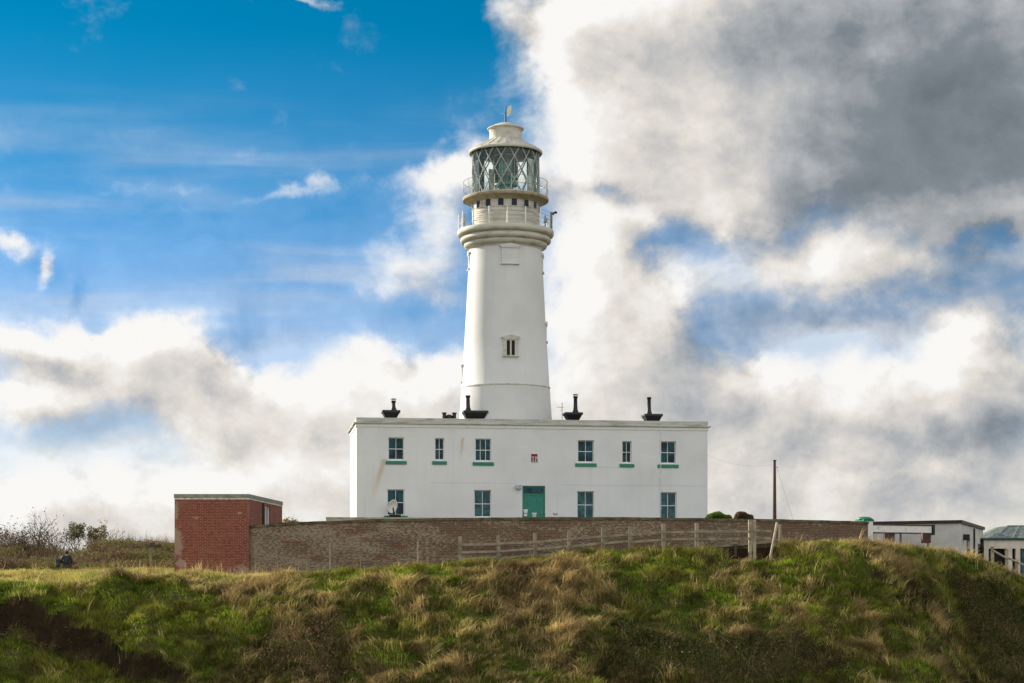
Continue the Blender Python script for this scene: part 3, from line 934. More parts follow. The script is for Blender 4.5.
def shrub(name, loc, height, spread, label, cat, group, leafy, col, seed, stems=5, leafsize=.055, nleaf=900, ball=False):
    r = random.Random(seed); q = np.random.default_rng(seed)
    root = empty(name, loc, 0, label, cat, group)
    mb = MB(); tips = []

    def grow(p, d, ln, rad, lv):
        pts = [p]; rr = [rad]
        for i in range(3):
            d = (d + Vector((r.gauss(0, .18), r.gauss(0, .18), r.gauss(.05, .08)))).normalized()
            p = p + d * ln / 3; pts.append(p); rr.append(rad * (1 - .2 * (i + 1)))
            if lv >= 1: tips.append(p)
        mb.tube(pts, rr, 5)
        if lv < 3:
            for i in range(3 if lv < 2 else 2):
                a = pts[r.choice((2, 3, 3))]
                d2 = (d + Vector((r.gauss(0, .6), r.gauss(0, .6), r.gauss(.15, .3)))).normalized()
                grow(a, d2, ln * r.uniform(.5, .75), rad * .5, lv + 1)
    for i in range(stems):
        a = r.uniform(0, 6.28); k = r.uniform(.1, .6) * spread / height
        grow(Vector((math.cos(a) * .05 * stems, math.sin(a) * .05 * stems, -.1)), Vector((math.cos(a) * k, math.sin(a) * k, 1)).normalized(),
             height * r.uniform(.36, .5), max(.018, height * .017), 0)
    mb.build('trunk', M_BARK, root)
    T = np.array([t[:] for t in tips])
    n = int(nleaf * leafy)
    if n:
        P = T[q.integers(0, len(T), n)] + q.normal(0, .11 * spread / 1.2, (n, 3))
        if ball:
            g_ = q.normal(0, 1, (n, 3)); g_ /= np.linalg.norm(g_, axis=1)[:, None]
            lob = .8 + .3 * np.sin(g_[:, :1] * 5 + seed) * np.cos(g_[:, 2:] * 4)
            B_ = g_ * q.uniform(.35, 1, (n, 1)) ** .6 * lob * np.array([spread * .78, spread * .78, height * .22]) + np.array([0, 0, height * .74])
            P = np.where(q.random((n, 1)) < .8, B_, P)
        c = np.array(col)[None, :] * q.uniform(.6, 1.35, (n, 1))
        V, Q, cc = leaves(P, leafsize, c, seed + 1)
        npmesh('crown', V, Q, cc, M_LEAF, root)
    return root


def gz(x, y):
    return float(terrain(np.array([x]), np.array([y]))[0])


def on_ground(px, Y, dz=0.):
    x = (px - 512) / F * Y
    return (x, Y, gz(x, Y) + dz)


for i, (px, Y, h, sp, lf, col, lab, st_) in enumerate([
    (8, 116, 2.5, 2.2, 1.6, (.13, .08, .055), 'brown bushy shrub at the left edge of the skyline', 6),
    (21, 115, 2.2, 2.0, 1.3, (.10, .08, .05), 'low brown shrub between the left edge shrub and the bare twiggy tree', 5),
    (34, 117, 3.5, 2.4, .22, (.12, .09, .06), 'tallest bare twiggy shrub on the left skyline', 6),
    (48, 118, 2.9, 2.0, .25, (.12, .09, .05), 'sparse bare shrub right of the tallest twiggy one', 5),
    (59, 118, 3.0, 1.4, .12, (.14, .10, .07), 'thin leafless shrub left of the two round trees', 4),
    (77, 118, 3.2, .95, 2.2, (.15, .145, .065), 'round dark green small tree on the skyline', 3),
    (97, 118, 3.1, 1.15, 2.4, (.19, .16, .075), 'wider olive small tree right of the round dark one', 4),
]):
    shrub('shrub' if i not in (5, 6) else 'small_tree', on_ground(px, Y, -.05), h, sp, lab, 'shrub' if i not in (5, 6) else 'tree',
          'shrubs on the left skyline', lf, col, 40 + i, st_, ball=i in (5, 6))


# ---------------------------------------------------------------- keepers' house
TH = R(8.0)
FY = 115.0
FX = (356.5 - 512) / F * FY
HZ = 2.85                                    # ground level at the house
HW, HD = 23.0, 8.0
house = empty('keepers_house', (FX, FY, HZ), TH, 'long white two storey house with flat roof at the foot of the lighthouse', 'house')


def fac(px, py):
    """photo point -> (along the front, height) on the front of the house"""
    k = (px - 512) / F
    s = (k * FY - FX) / (math.cos(TH) - k * math.sin(TH))
    Y = FY + s * math.sin(TH)
    return s, (HY - py) / F * Y - HZ


def rect(x0, x1, y0, y1):
    xm, ym = (x0 + x1) / 2, (y0 + y1) / 2
    return fac(x0, ym)[0], fac(x1, ym)[0], fac(xm, y1)[1], fac(xm, y0)[1]


ZT = fac(356.5, 417.3)[1]
wins = [
    # x0,x1,ytop,ybot, cols, sill, pane
    (388.2, 404.0, 437.4, 460.2, 2, 1, M_PANE), (434.8, 444.2, 438.0, 460.4, 2, 1, M_PANE), (475.2, 491.2, 438.6, 461.4, 3, 1, M_PANE),
    (577.8, 594.0, 440.2, 462.6, 2, 1, M_PANE), (622.2, 631.6, 441.1, 463.2, 2, 1, M_PANE), (660.2, 676.0, 441.3, 463.8, 2, 1, M_PANE),
    (387.2, 404.4, 489.3, 515.6, 2, 2, M_PANE), (474.2, 491.2, 490.0, 517.5, 2, 0, M_PANE2), (577.2, 594.2, 491.2, 518.5, 2, 0, M_PANE2),
    (659.8, 676.6, 492.2, 519.0, 2, 0, M_PANE2),
]
rects = [rect(*w[:4]) for w in wins]
dr = rect(522.4, 545.2, 485.8, 486.2)
door_r = (dr[0], dr[1], .12, dr[3])
openings = rects + [door_r]


def wall_with_openings(W, H, ops, thick, z0=-.3):
    mb = MB()
    xs = sorted({0, W} | {round(a, 4) for o in ops for a in o[:2]})
    zs = sorted({z0, H} | {round(a, 4) for o in ops for a in o[2:]})
    for i in range(len(xs) - 1):
        for j in range(len(zs) - 1):
            cx, cz = (xs[i] + xs[i + 1]) / 2, (zs[j] + zs[j + 1]) / 2
            if any(o[0] < cx < o[1] and o[2] < cz < o[3] for o in ops): continue
            mb.add([(xs[i], 0, zs[j]), (xs[i + 1], 0, zs[j]), (xs[i + 1], 0, zs[j + 1]), (xs[i], 0, zs[j + 1])], [(0, 1, 2, 3)])
    for (a, b, c, d) in ops:       # reveals
        mb.add([(a, 0, c), (b, 0, c), (b, 0, d), (a, 0, d), (a, thick, c), (b, thick, c), (b, thick, d), (a, thick, d)],
               [(0, 4, 5, 1), (1, 5, 6, 2), (2, 6, 7, 3), (3, 7, 4, 0), (4, 7, 6, 5)])
    return mb


s1, z1 = fac(384.5, 459.0); s2, z2 = fac(462.8, 438.0); s3, _ = fac(660.5, 460)
sR, zl1 = fac(560, 485.0); _, zl2 = fac(700, 468.0)
M_HOUSE = mat_render_white('house_render',
                           stains=[(s1, z1, 3.2, .30, .30), (s2, z2, 1.7, .18, .10)],
                           cracks=[(sR, 22.9, zl1), (fac(596, 466)[0], fac(622, 466)[0], zl2), (fac(430, 480)[0], fac(518, 480)[0], fac(470, 483)[1])])
hw = wall_with_openings(HW, ZT - .05, openings, .30)
hw.add([(0, 0, -.3), (0, 0, ZT - .05), (0, HD, ZT - .05), (0, HD, -.3)], [(0, 1, 2, 3)])
hw.add([(HW, 0, -.3), (HW, HD, -.3), (HW, HD, ZT - .05), (HW, 0, ZT - .05)], [(0, 1, 2, 3)])
hw.add([(0, HD, -.3), (0, HD, ZT - .05), (HW, HD, ZT - .05), (HW, HD, -.3)], [(0, 1, 2, 3)])
hw.build('wall', M_HOUSE, house)


def ring(mb, o, t, z0, z1):
    """a band running round the house, standing o proud of the walls and t deep"""
    mb.box(-o, HW + o, -o, t, z0, z1); mb.box(-o, HW + o, HD - t, HD + o, z0, z1)
    mb.box(-o, t, t, HD - t, z0, z1); mb.box(HW - t, HW + o, t, HD - t, z0, z1)


mb = MB(); ring(mb, .02, .30, ZT - .30, ZT); mb.build('parapet', M_TRIM2, house, .015)
mb = MB(); ring(mb, .19, .05, ZT - .39, ZT - .303); mb.build('cornice', M_TRIM2, house, .01)
mb = MB(); ring(mb, .05, .03, ZT - .60, ZT - .393); mb.build('frieze', M_WHITE, house, .01)
mb = MB(); mb.box(.3, HW - .3, .3, HD - .3, ZT - .45, ZT - .32); mb.build('roof', mat_plain('roof_felt', (.12, .12, .12)), house)

for (w, r_) in zip(wins, rects):
    x0, x1, z0, z1 = r_
    fr = MB(); ft = .055
    y0, y1 = .17, .22
    fr.box(x0, x0 + ft, y0, y1, z0, z1); fr.box(x1 - ft, x1, y0, y1, z0, z1)
    fr.box(x0 + ft, x1 - ft, y0, y1, z1 - ft, z1); fr.box(x0 + ft, x1 - ft, y0, y1, z0, z0 + ft * 1.6)
    zm = (z0 + z1) / 2
    fr.box(x0 + ft, x1 - ft, y0 - .01, y1, zm - .022, zm + .022)
    for c in range(1, w[4]):
        xc = x0 + (x1 - x0) * c / w[4]
        fr.box(xc - .016, xc + .016, y0 + .004, y1 - .01, z0 + ft * 1.6, zm - .022)
        fr.box(xc - .016, xc + .016, y0 + .004, y1 - .01, zm + .022, z1 - ft)
    f = fr.build('window', M_WHITE, house)
    g = MB().add([(x0 + ft, .205, z0 + ft), (x1 - ft, .205, z0 + ft), (x1 - ft, .205, z1 - ft), (x0 + ft, .205, z1 - ft)], [(0, 1, 2, 3)])
    g.build('pane', w[6], f)
    if w[5]:
        so = .17
        zt = z0 + .0
        sl = MB()
        if w[5] == 1:
            sl.box(x0 - so, x1 + so, -.07, -.003, zt - .27, zt - .05)
        else:
            sl.box(x0 - so * 1.2, x1 + so * 1.2, -.07, .095, zt - .15, zt - .003)
        sl.build('sill', M_GREEN, f, .012)

# door
x0, x1, z0, z1 = door_r
df = MB()
df.box(x0, x0 + .09, .10, .18, z0, z1); df.box(x1 - .09, x1, .10, .18, z0, z1)
df.box(x0 + .09, x1 - .09, .10, .18, z1 - .09, z1); df.box(x0 + .09, x1 - .09, .09, .18, z1 - .60, z1 - .50)
d_ = MB(); d_.box(x0 + .09, x1 - .09, .13, .17, z0, z1 - .60)
for a in range(1, 7):
    xx = x0 + .09 + (x1 - x0 - .18) * a / 7
    d_.box(xx - .012, xx + .012, .122, .13, z0 + .02, z1 - .62)
door = d_.build('door', M_DOOR, house)
df.build('frame', M_GREEN, door)
MB().box(x0 + .09, x1 - .09, .14, .16, z1 - .50, z1 - .09).build('transom_pane', M_PANE, door)
MB().tube([(x1 - .22, .12, z0 + 1.0), (x1 - .22, .06, z0 + 1.0), (x1 - .22, .06, z0 + 1.14)], .015, 6).build('handle', M_METAL, door)
# downpipe
mb = MB(); mb.tube([(s3, -.06, 0), (s3, -.06, ZT - .65)], .022, 8)
for zz in (1.5, 3.4, 5.2): mb.box(s3 - .06, s3 + .06, -.10, 0, zz, zz + .04)
mb.build('downpipe', M_WHITE, house)


# chimneys
def fac2(px, py, dy):
    k = (px - 512) / F
    fx, fy = FX - math.sin(TH) * dy, FY + math.cos(TH) * dy
    s = (k * fy - fx) / (math.cos(TH) - k * math.sin(TH))
    Y = fy + s * math.sin(TH)
    return s, (HY - py) / F * Y - HZ


def chimney(pxc, w_px, y_top, y_bot, pot_px, pot_top, pot_r, dx, cap, wide):
    sc_, zt = fac2(pxc, y_top, 2.0)
    k = (FY + 2.2) / FY
    hw_ = w_px / 2 / F * (FY + 3) * .97
    ch = MB()
    zmid = zt - .30
    ch.taper(sc_ - hw_ + .26, sc_ + hw_ - .26, 2.05, 2.70, ZT - .33, zt - .50, .0)
    ch.taper(sc_ - hw_ + .22, sc_ + hw_ - .22, 2.0, 2.75, zt - .497, zt - .16, .17)
    ch.box(sc_ - hw_, sc_ + hw_, 1.80, 2.95, zt - .157, zt)
    c = ch.build('chimney', M_BLACK, house, .02)
    px_ = sc_ + dx
    _, zp = fac(pot_px, pot_top); zp = (zp + HZ) * k - HZ
    pt = MB()
    pt.lathe([(0, zt + .002), (pot_r * 1.35, zt + .002), (pot_r * 1.3, zt + .12), (pot_r, zt + .2), (pot_r * .85, zt + (zp - zt) * .45), (pot_r * .8, zp - .16),
              (pot_r * 1.0, zp - .12), (pot_r * 1.02, zp), (pot_r * .7, zp), (pot_r * .7, zp - .2)], 16, px_, 2.37)
    pt.build('chimney_pot', M_BLACK, c)
    if cap:
        MB().lathe([(0, zp + .16), (.1, zp + .15), (.2, zp + .09), (.2, zp + .07), (.02, zp + .07)], 14, px_, 2.37).build('cowl', M_METAL, c)
        for q in range(3):
            t = q * 2.09
            MB().tube([(px_ + .12 * math.cos(t), 2.37 + .12 * math.sin(t), zp - .02), (px_ + .12 * math.cos(t), 2.37 + .12 * math.sin(t), zp + .08)], .012, 5).build('cowl_bracket', M_METAL, c)


chimney(391.2, 18.6, 410.2, 417, 394, 400.4, .15, .18, True, 1)
chimney(475.5, 25.6, 410.6, 418, 468, 395.2, .16, -.46, False, 1)
chimney(573.8, 18.6, 412.4, 419.5, 576.6, 396.0, .15, .18, True, 1)
chimney(653.2, 19.6, 414.0, 421, 650, 397.0, .15, -.2, False, 1)
# two squat vents joined by a low curb
mb = MB()
sc0, zt = fac(448.3, 411.2); zt += .12
sc0 += .3
for dx in (-.33, .33):
    mb.lathe([(0, ZT - .32), (.13, ZT - .32), (.13, zt - .08), (.17, zt - .06), (.17, zt), (0, zt)], 16, sc0 + dx, 2.3)
mb.lathe([(0, ZT - .32), (.22, ZT - .32), (.22, zt - .2), (.1, zt - .13), (0, zt - .12)], 16, sc0, 2.3)
mb.build('roof_vent', M_BLACK, house)

# television aerial, wall sign, lamp, dish and odds by the door: things of their own
Mh = Matrix.Translation((FX, FY, HZ)) @ Matrix.Rotation(TH, 4, 'Z')


def hp(s, y, z):
    return Mh @ Vector((s, y, z))


sa, za = fac(563.2, 403.0); za += .15; sa += .3
aer = empty('television_aerial', hp(sa, 2.2, ZT - .32), TH, 'thin television aerial on the roof left of the third chimney', 'aerial')
MB().tube([(0, 0, 0), (0, 0, za - ZT + .42)], .022, 6).build('mast', M_METAL, aer)
mb = MB(); hh = za - ZT + .1
mb.tube([(-.36, 0, hh), (.12, 0, hh)], .012, 5)
for q in range(6): mb.tube([(-.32 + q * .08, -.2, hh), (-.32 + q * .08, .2, hh)], .007, 4)
mb.tube([(-.15, 0, hh - .18), (.0, 0, hh - .18)], .01, 4)
mb.build('antenna_array', M_METAL, aer)

ss, zs_ = fac(534.3, 458.0)
sg = empty('wall_sign', hp(ss, -.003, zs_), TH, 'small square dark red and white sign on the white wall above the green door', 'sign')
MB().box(-.21, .21, -.03, 0, -.27, .27).build('sign_plate', mat_plain('sign_white', (.62, .52, .50)), sg)
M_RED = mat_plain('sign_red', (.22, .012, .02), (.16, .01, .015))
MB().box(-.2, .2, -.036, -.031, .09, .255).build('red_band', M_RED, sg)
mb = MB()
mb.box(-.2, -.12, -.036, -.031, -.25, .05); mb.box(.12, .2, -.036, -.031, -.25, -.02)
mb.box(-.04, .04, -.036, -.031, -.25, -.02); mb.add([(-.10, -.036, -.02), (.10, -.036, -.02), (0, -.036, .07)], [(0, 1, 2)])
mb.build('emblem', mat_plain('sign_brown', (.16, .05, .05)), sg)

sl_, zl = fac(518.4, 487.3)
lp = empty('wall_lamp', hp(sl_, 0, zl), TH, 'small grey box lamp on the wall left of the door head', 'lamp')
MB().box(-.18, .18, -.26, -.06, -.10, .14).build('housing', mat_plain('lamp_grey', (.45, .5, .54)), lp, .02)
MB().box(-.15, .15, -.255, -.08, -.14, -.103).build('lens', mat_pane('lamp_lens', (.25, .3, .33)), lp)
MB().box(-.06, .06, -.06, 0, -.05, .05).build('bracket', M_METAL, lp)

sd_, zd = fac(391.0, 506.2)
dish = empty('satellite_dish', hp(sd_, -.55, 0), TH, 'white dish on a black base in front of the lower left window', 'satellite dish')
mb = MB()
ln_ = 14
vs = []; fs = []
for i in range(6):
    rr = i / 5
    for k in range(ln_):
        t = 2 * math.pi * k / ln_
        vs.append((.36 * rr * math.cos(t) * 1.0, .14 * rr * rr, .46 * rr * math.sin(t)))
for i in range(5):
    for k in range(ln_):
        fs.append((i * ln_ + k, i * ln_ + (k + 1) % ln_, (i + 1) * ln_ + (k + 1) % ln_, (i + 1) * ln_ + k))
mb.add(vs, fs, True, Matrix.Translation((0, 0, zd)) @ Matrix.Rotation(R(28), 4, 'Z') @ Matrix.Rotation(R(180), 4, 'Z') @ Matrix.Rotation(R(-20), 4, 'X'))
ob = mb.build('reflector', M_WHITE, dish)
so_ = ob.modifiers.new('thick', 'SOLIDIFY'); so_.thickness = .02
MB().tube([(.1, .05, zd - .1), (.14, .1, zd - .5), (.14, .1, 0)], .04, 8).build('mast', M_BLACK, dish)
MB().taper(-.1, .55, -.05, .25, zd - .82, zd - .55, .05).build('base', M_BLACK, dish, .02)

for (pxo, pyo, h, w_, lab) in ((525.6, 512.5, .42, .12, 'white plastic container on the wall in front of the door, the taller left one'),
                               (534.3, 514.6, .24, .14, 'low white pot in front of the middle of the green door'),
                               (555.3, 514.0, .20, .16, 'small pale pot right of the green door')):
    s_, z_ = fac(pxo, pyo)
    kk = 110.5 / 115.0
    P_ = at(pxo, pyo, 110.5)
    t = empty('garden_pot', (P_.x, P_.y, P_.z - h * .55), 0, lab, 'pot')
    MB().lathe([(0, 0), (w_ * .7, 0), (w_, h * .8), (w_ * 1.15, h * .82), (w_ * 1.15, h), (w_ * .9, h), (w_ * .85, h * .8), (0, h * .78)], 16).build('pot', M_WHITE, t)
    MB().lathe([(w_ * .8, h * .3), (w_ * .84, h * .34), (w_ * .93, h * .5), (w_ * .9, h * .52)], 16).build('rim_band', M_METAL, t)
    # pots stand on the low terrace wall
# low pale terrace wall behind the brick wall
tw = empty('terrace_wall', (0, 110.5, HZ - .3), 0, 'low pale rendered wall just behind the long brick wall', 'wall')
p0 = at(326, 517.0, 108.0); p1 = at(742, 518.0, 112.5)
dv = Vector((p1.x - p0.x, p1.y - p0.y, 0)); L_ = dv.length; a_ = math.atan2(dv.y, dv.x)
Mt = Matrix.Translation((p0.x, p0.y - 110.5, 0)) @ Matrix.Rotation(a_, 4, 'Z')
zt_ = p0.z - (HZ - .3)
MB().box(0, L_, 0, .3, -.3, zt_ - .1, Mt).build('wall', mat_plain('pale_render', (.55, .50, .40), (.42, .38, .30), 1.5), tw)
MB().box(-.03, L_ + .03, -.05, .35, zt_ - .097, zt_, Mt).build('coping', mat_plain('pale_coping', (.5, .43, .33), (.3, .26, .19), 2.), tw)


# ---------------------------------------------------------------- lighthouse tower
TY = 121.0
TX = (505.6 - 512) / F * TY
U = TY / F                                    # metres per pixel at the tower axis
tower = empty('lighthouse_tower', (TX, TY, HZ), 0, 'tall white tapering lighthouse with glazed lantern and two galleries', 'lighthouse')


def tz(y): return (HY - y) * U - HZ


def prof(lst): return [(r * U, tz(y)) for (y, r) in lst]


M_SHAFT = mat_render_white('tower_render', base=(.69, .70, .68))
mb = MB()
mb.lathe([(46.8 * U + .02, -.3)] + prof([(500, 51), (440, 47.6), (388.6, 44.2)]) , 96)
mb.lathe(prof([(388.4, 44.2), (387.9, 44.5), (387.2, 44.4), (386.6, 43.9), (340, 41.0), (300, 38.8), (262, 36.9), (251, 36.3)]), 96)
mb.build('shaft', M_SHAFT, tower)
MB().lathe(prof([(389.2, 44.3), (388.9, 44.75), (388.0, 44.75), (387.7, 44.1)]), 96).build('string_course', mat_plain('grey_joint', (.60, .60, .54), (.42, .42, .36)), tower)
mb = MB()
mb.lathe(prof([(252, 36.2), (250, 37.2), (249.2, 39.3), (248, 41.0), (246.4, 41.6), (245, 41.6), (244.6, 41.2), (244.2, 43.3), (243, 45.0), (241.4, 45.5), (239.6, 45.0), (238.6, 43.6),
               (238.0, 43.4), (237.7, 46.0), (236.8, 47.6), (235.2, 48.3), (232.6, 48.3), (231.6, 47.6), (231.4, 46.6), (231.4, 33.0)]), 96)
mb.build('gallery', M_TRIM, tower)
# service room
mb = MB()
mb.lathe(prof([(231.5, 33.6), (204.2, 33.4)]), 96)
for yy in (212.5, 217, 221.5, 226):
    mb.lathe(prof([(yy + .35, 33.6), (yy + .2, 33.85), (yy - .2, 33.85), (yy - .35, 33.6)]), 96)
mb.build('service_room', M_TRIM, tower)
for k in range(16):
    a = R(-7.7 + 22.5 * k)
    # around the drum: angle measured from the side facing the photo
    M_ = Matrix.Rotation(a, 4, 'Z')
    rr = 33.62 * U
    w_, zb_, zt2 = .185, tz(212.0), tz(204.6)
    f = MB()
    f.box(-w_ - .03, -w_, -rr - .03, -rr + .12, zb_ - .03, zt2 + .03, M_); f.box(w_, w_ + .03, -rr - .03, -rr + .12, zb_ - .03, zt2 + .03, M_)
    f.box(-w_, w_, -rr - .03, -rr + .12, zt2, zt2 + .03, M_); f.box(-w_, w_, -rr - .03, -rr + .12, zb_ - .03, zb_, M_)
    fo = f.build('window', M_TRIM, tower)
    MB().box(-w_, w_, -rr - .012, -rr + .1, zb_, zt2, M_).build('pane', mat_pane('service_pane', (.006, .02, .04), .1, .2) if k == 0 else bpy.data.materials['service_pane'], fo)
# lantern gallery: thin disc with sloping underside
MB().lathe(prof([(205.5, 33.5), (203.6, 35.5), (202.0, 41.5), (201.8, 42.8), (200.9, 43.2), (199.4, 43.2), (198.8, 42.6), (198.8, 33.0)]), 96).build('lantern_gallery', M_TRIMRUST, tower)
# glazing sill, floor
MB().lathe(prof([(198.9, 33.9), (197.6, 33.9), (197.4, 33.0), (197.4, .05)]), 96).build('lantern_floor', M_METAL, tower)
MB().lathe(prof([(197.6, 33.0), (152.5, 33.0)]), 96).build('glazing', M_GLASS, tower)
mb = MB()
rg = 33.3 * U; y0g, y1g = 197.8, 151.5


def hp_(ang, t):
    return (rg * math.sin(ang), -rg * math.cos(ang), tz(y0g) + (tz(y1g) - tz(y0g)) * t)


for k in range(16):
    for sgn in (1, -1):
        a0 = R(4.0 + 22.5 * k)
        pts = [hp_(a0 + sgn * R(45) * (i / 12), 1 - i / 12) for i in range(13)]
        mb.tube(pts, .042, 6)
mb.build('glazing_bars', mat_plain('grey_bars', (.40, .42, .38), (.27, .30, .27)), tower)
for yy in (197.2, 152.6):
    MB().lathe(prof([(yy + .9, 33.4), (yy + .9, 34.1), (yy - .9, 34.1), (yy - .9, 33.4)]), 96, close=True).build('glazing_ring', M_TRIM, tower)
# two uprights with a hand ladder at the right
# roof
mb = MB()
mb.lathe(prof([(151.5, 33.0), (153.4, 35.0), (154.6, 36.4), (153.4, 37.0), (152.0, 36.6), (151.0, 34.5), (148.0, 28.8), (145.0, 23.8), (142.4, 19.6), (140.4, 16.9)]), 96)
mb.build('lantern_roof', M_TRIM, tower)
MB().lathe(prof([(151.4, 33.0), (149.5, 20.0), (148.8, .1)]), 64).build('lantern_ceiling', mat_plain('ceiling_dark', (.02, .06, .07)), tower)
mb = MB()
for k in range(24):
    M_ = Matrix.Rotation(R(15 * k), 4, 'Z')
    pts = [(M_ @ Vector((r * U, 0, tz(y) + .02))) for (y, r) in ((151.0, 34.5), (148.0, 28.8), (145.0, 23.8), (142.4, 19.6), (140.6, 17.2))]
    mb.tube(pts, .016, 5)
mb.build('roof_seams', M_TRIM, tower)
mb = MB()
mb.lathe(prof([(140.6, 16.4), (140.5, 17.0), (139.6, 17.0), (139.4, 16.3), (132.0, 16.1), (130.6, 16.6), (129.8, 18.2), (129.0, 18.4), (128.6, 17.9), (125.8, 12.0), (123.6, 6.0), (122.9, 2.0), (122.7, .05)]), 72)
mb.build('ventilator', M_TRIM, tower)
v_ = MB().tube([(0, 0, tz(123)), (0, 0, tz(106.5))], [.06, .03], 8).build('weather_vane', M_BLACK, tower)
mb = MB()
fl = [(.10, tz(116.5)), (.10, tz(109)), (.22, tz(106.2)), (.36, tz(105.2)), (.40, tz(108)), (.34, tz(113)), (.22, tz(116))]
vs = [(x, -.015, z) for x, z in fl] + [(x, .015, z) for x, z in fl]; n_ = len(fl)
mb.add(vs, [tuple(range(n_)), tuple(range(2 * n_ - 1, n_ - 1, -1))] + [(i, (i + 1) % n_, n_ + (i + 1) % n_, n_ + i) for i in range(n_)])
mb.build('vane_tail', mat_plain('vane_cream', (.8, .72, .55), (.7, .62, .45)), v_)
MB().tube([(.1, 0, tz(112)), (-.12, 0, tz(113.5)), (-.26, 0, tz(113.5)), (-.28, 0, tz(116.5))], .022, 6).build('vane_pointer', M_TRIM, v_)
for (a0_, a1_) in ((-80, -58), (46, 62), (196, 214)):
    pv = []; n_ = 10
    for i in range(n_ + 1):
        t = R(a0_ + (a1_ - a0_) * i / n_)
        for rr in (31.4 * U, 31.0 * U):
            for zz in (tz(196.8), tz(163)):
                pv.append((rr * math.sin(t), -rr * math.cos(t), zz))
    pf = []
    for i in range(n_):
        b = 4 * i; c = b + 4
        pf += [(b, c, c + 1, b + 1), (b + 2, b + 3, c + 3, c + 2), (b, b + 2, c + 2, c), (b + 1, c + 1, c + 3, b + 3)]
    pf += [(0, 1, 3, 2), (4 * n_, 4 * n_ + 2, 4 * n_ + 3, 4 * n_ + 1)]
    MB().add(pv, pf).build('blanking_panel', M_WHITE, tower)
# optic inside the lantern
lz0 = tz(197.3)
ped = MB().lathe([(.05, lz0), (.75, lz0), (.7, lz0 + .35), (.5, lz0 + .45), (.5, lz0 + .7), (.8, lz0 + .75), (.8, lz0 + .85), (0.05, lz0 + .85)], 24).build('optic', M_GREEN, tower)
pr = []
for i in range(30):
    z = lz0 + .86 + i * .06
    b = .78 - .10 * abs(i - 14.5) / 14.5
    pr += [(b - .04, z), (b + .05, z + .02)]
MB().lathe(pr, 32).build('lens', M_LENS, ped)
MB().lathe([(.02, lz0 + .9), (.1, lz0 + .9), (.1, lz0 + 1.6), (.16, lz0 + 1.7), (.02, lz0 + 1.9)], 12).build('lamp_bulb', M_WHITE, ped)
mb = MB()
for k in range(6):
    t = R(60 * k + 15)
    mb.tube([(.86 * math.cos(t), .86 * math.sin(t), lz0 + .8), (.84 * math.cos(t), .84 * math.sin(t), lz0 + 2.7)], .03, 6)
mb.lathe([(.80, lz0 + 2.66), (.90, lz0 + 2.66), (.90, lz0 + 2.74), (.80, lz0 + 2.74)], 32, close=True)
mb.build('lens_frame', M_METAL, ped)


def railing(name, rad, zb, h, nposts, off, post_r, rails, rr_, mat, mat2):
    rl = MB()
    for q in rails:
        z = zb + h * q
        pts = [(rad * math.cos(t), rad * math.sin(t), z) for t in [2 * math.pi * i / 64 for i in range(65)]]
        rl.tube(pts, rr_, 5, False)
    ro = rl.build(name, mat2, tower)
    for k in range(nposts):
        a = R(off + 360 / nposts * k)
        x, y = rad * math.sin(a), -rad * math.cos(a)
        MB().tube([(x, y, zb - .02), (x, y, zb + h * .96), (x, y, zb + h * 1.03)], [post_r, post_r * .85, post_r * .4], 8).build('railing_post', mat, ro)


railing('gallery_railing', 46.6 * U, tz(231.4), 16.2 * U, 16, 2.4, .052, (.25, .5, .75, .97), .012, M_WHITE, M_METAL)
railing('lantern_railing', 42.2 * U, tz(198.8), 16.0 * U, 16, 8, .02, (.48, .98), .016, M_TRIM, M_METAL)
# fog lamp on the right of the gallery, small boxes by the rail
mb = MB()
x_ = 46.0 * U
mb.tube([(x_ - .05, -.3, tz(231)), (x_ - .05, -.3, tz(213))], .045, 8); mb.tube([(x_, -.3, tz(213.6)), (x_ + .24, -.3, tz(213.4))], .025, 6)
mb.box(x_ + .02, x_ + .16, -.4, -.2, tz(215.6), tz(213.9)); mb.lathe([(0, tz(214.4)), (.10, tz(214.4)), (.12, tz(213)), (.05, tz(212.2)), (0, tz(212.2))], 12, x_ + .26, -.3)
mb.build('floodlight', M_BLACK, tower)
MB().tube([(x_ - .42, .2, tz(231)), (x_ - .42, .2, tz(215))], .05, 8).box(x_ - .52, x_ - .30, .1, .3, tz(222), tz(217.5)).build('instrument_box', M_METAL, tower)
MB().box(-x_ + .25, -x_ + .40, .1, .3, tz(231), tz(213.5)).build('instrument_box', M_METAL, tower)
MB().box(-x_ + .78, -x_ + .9, -.6, -.5, tz(231), tz(224)).build('instrument_box', M_METAL, tower)


# shaft windows
def shaft_r(y): return np.interp(y, [251, 262, 300, 340, 386.6, 440], [36.3, 36.9, 38.8, 41.0, 43.9, 47.6]) * U


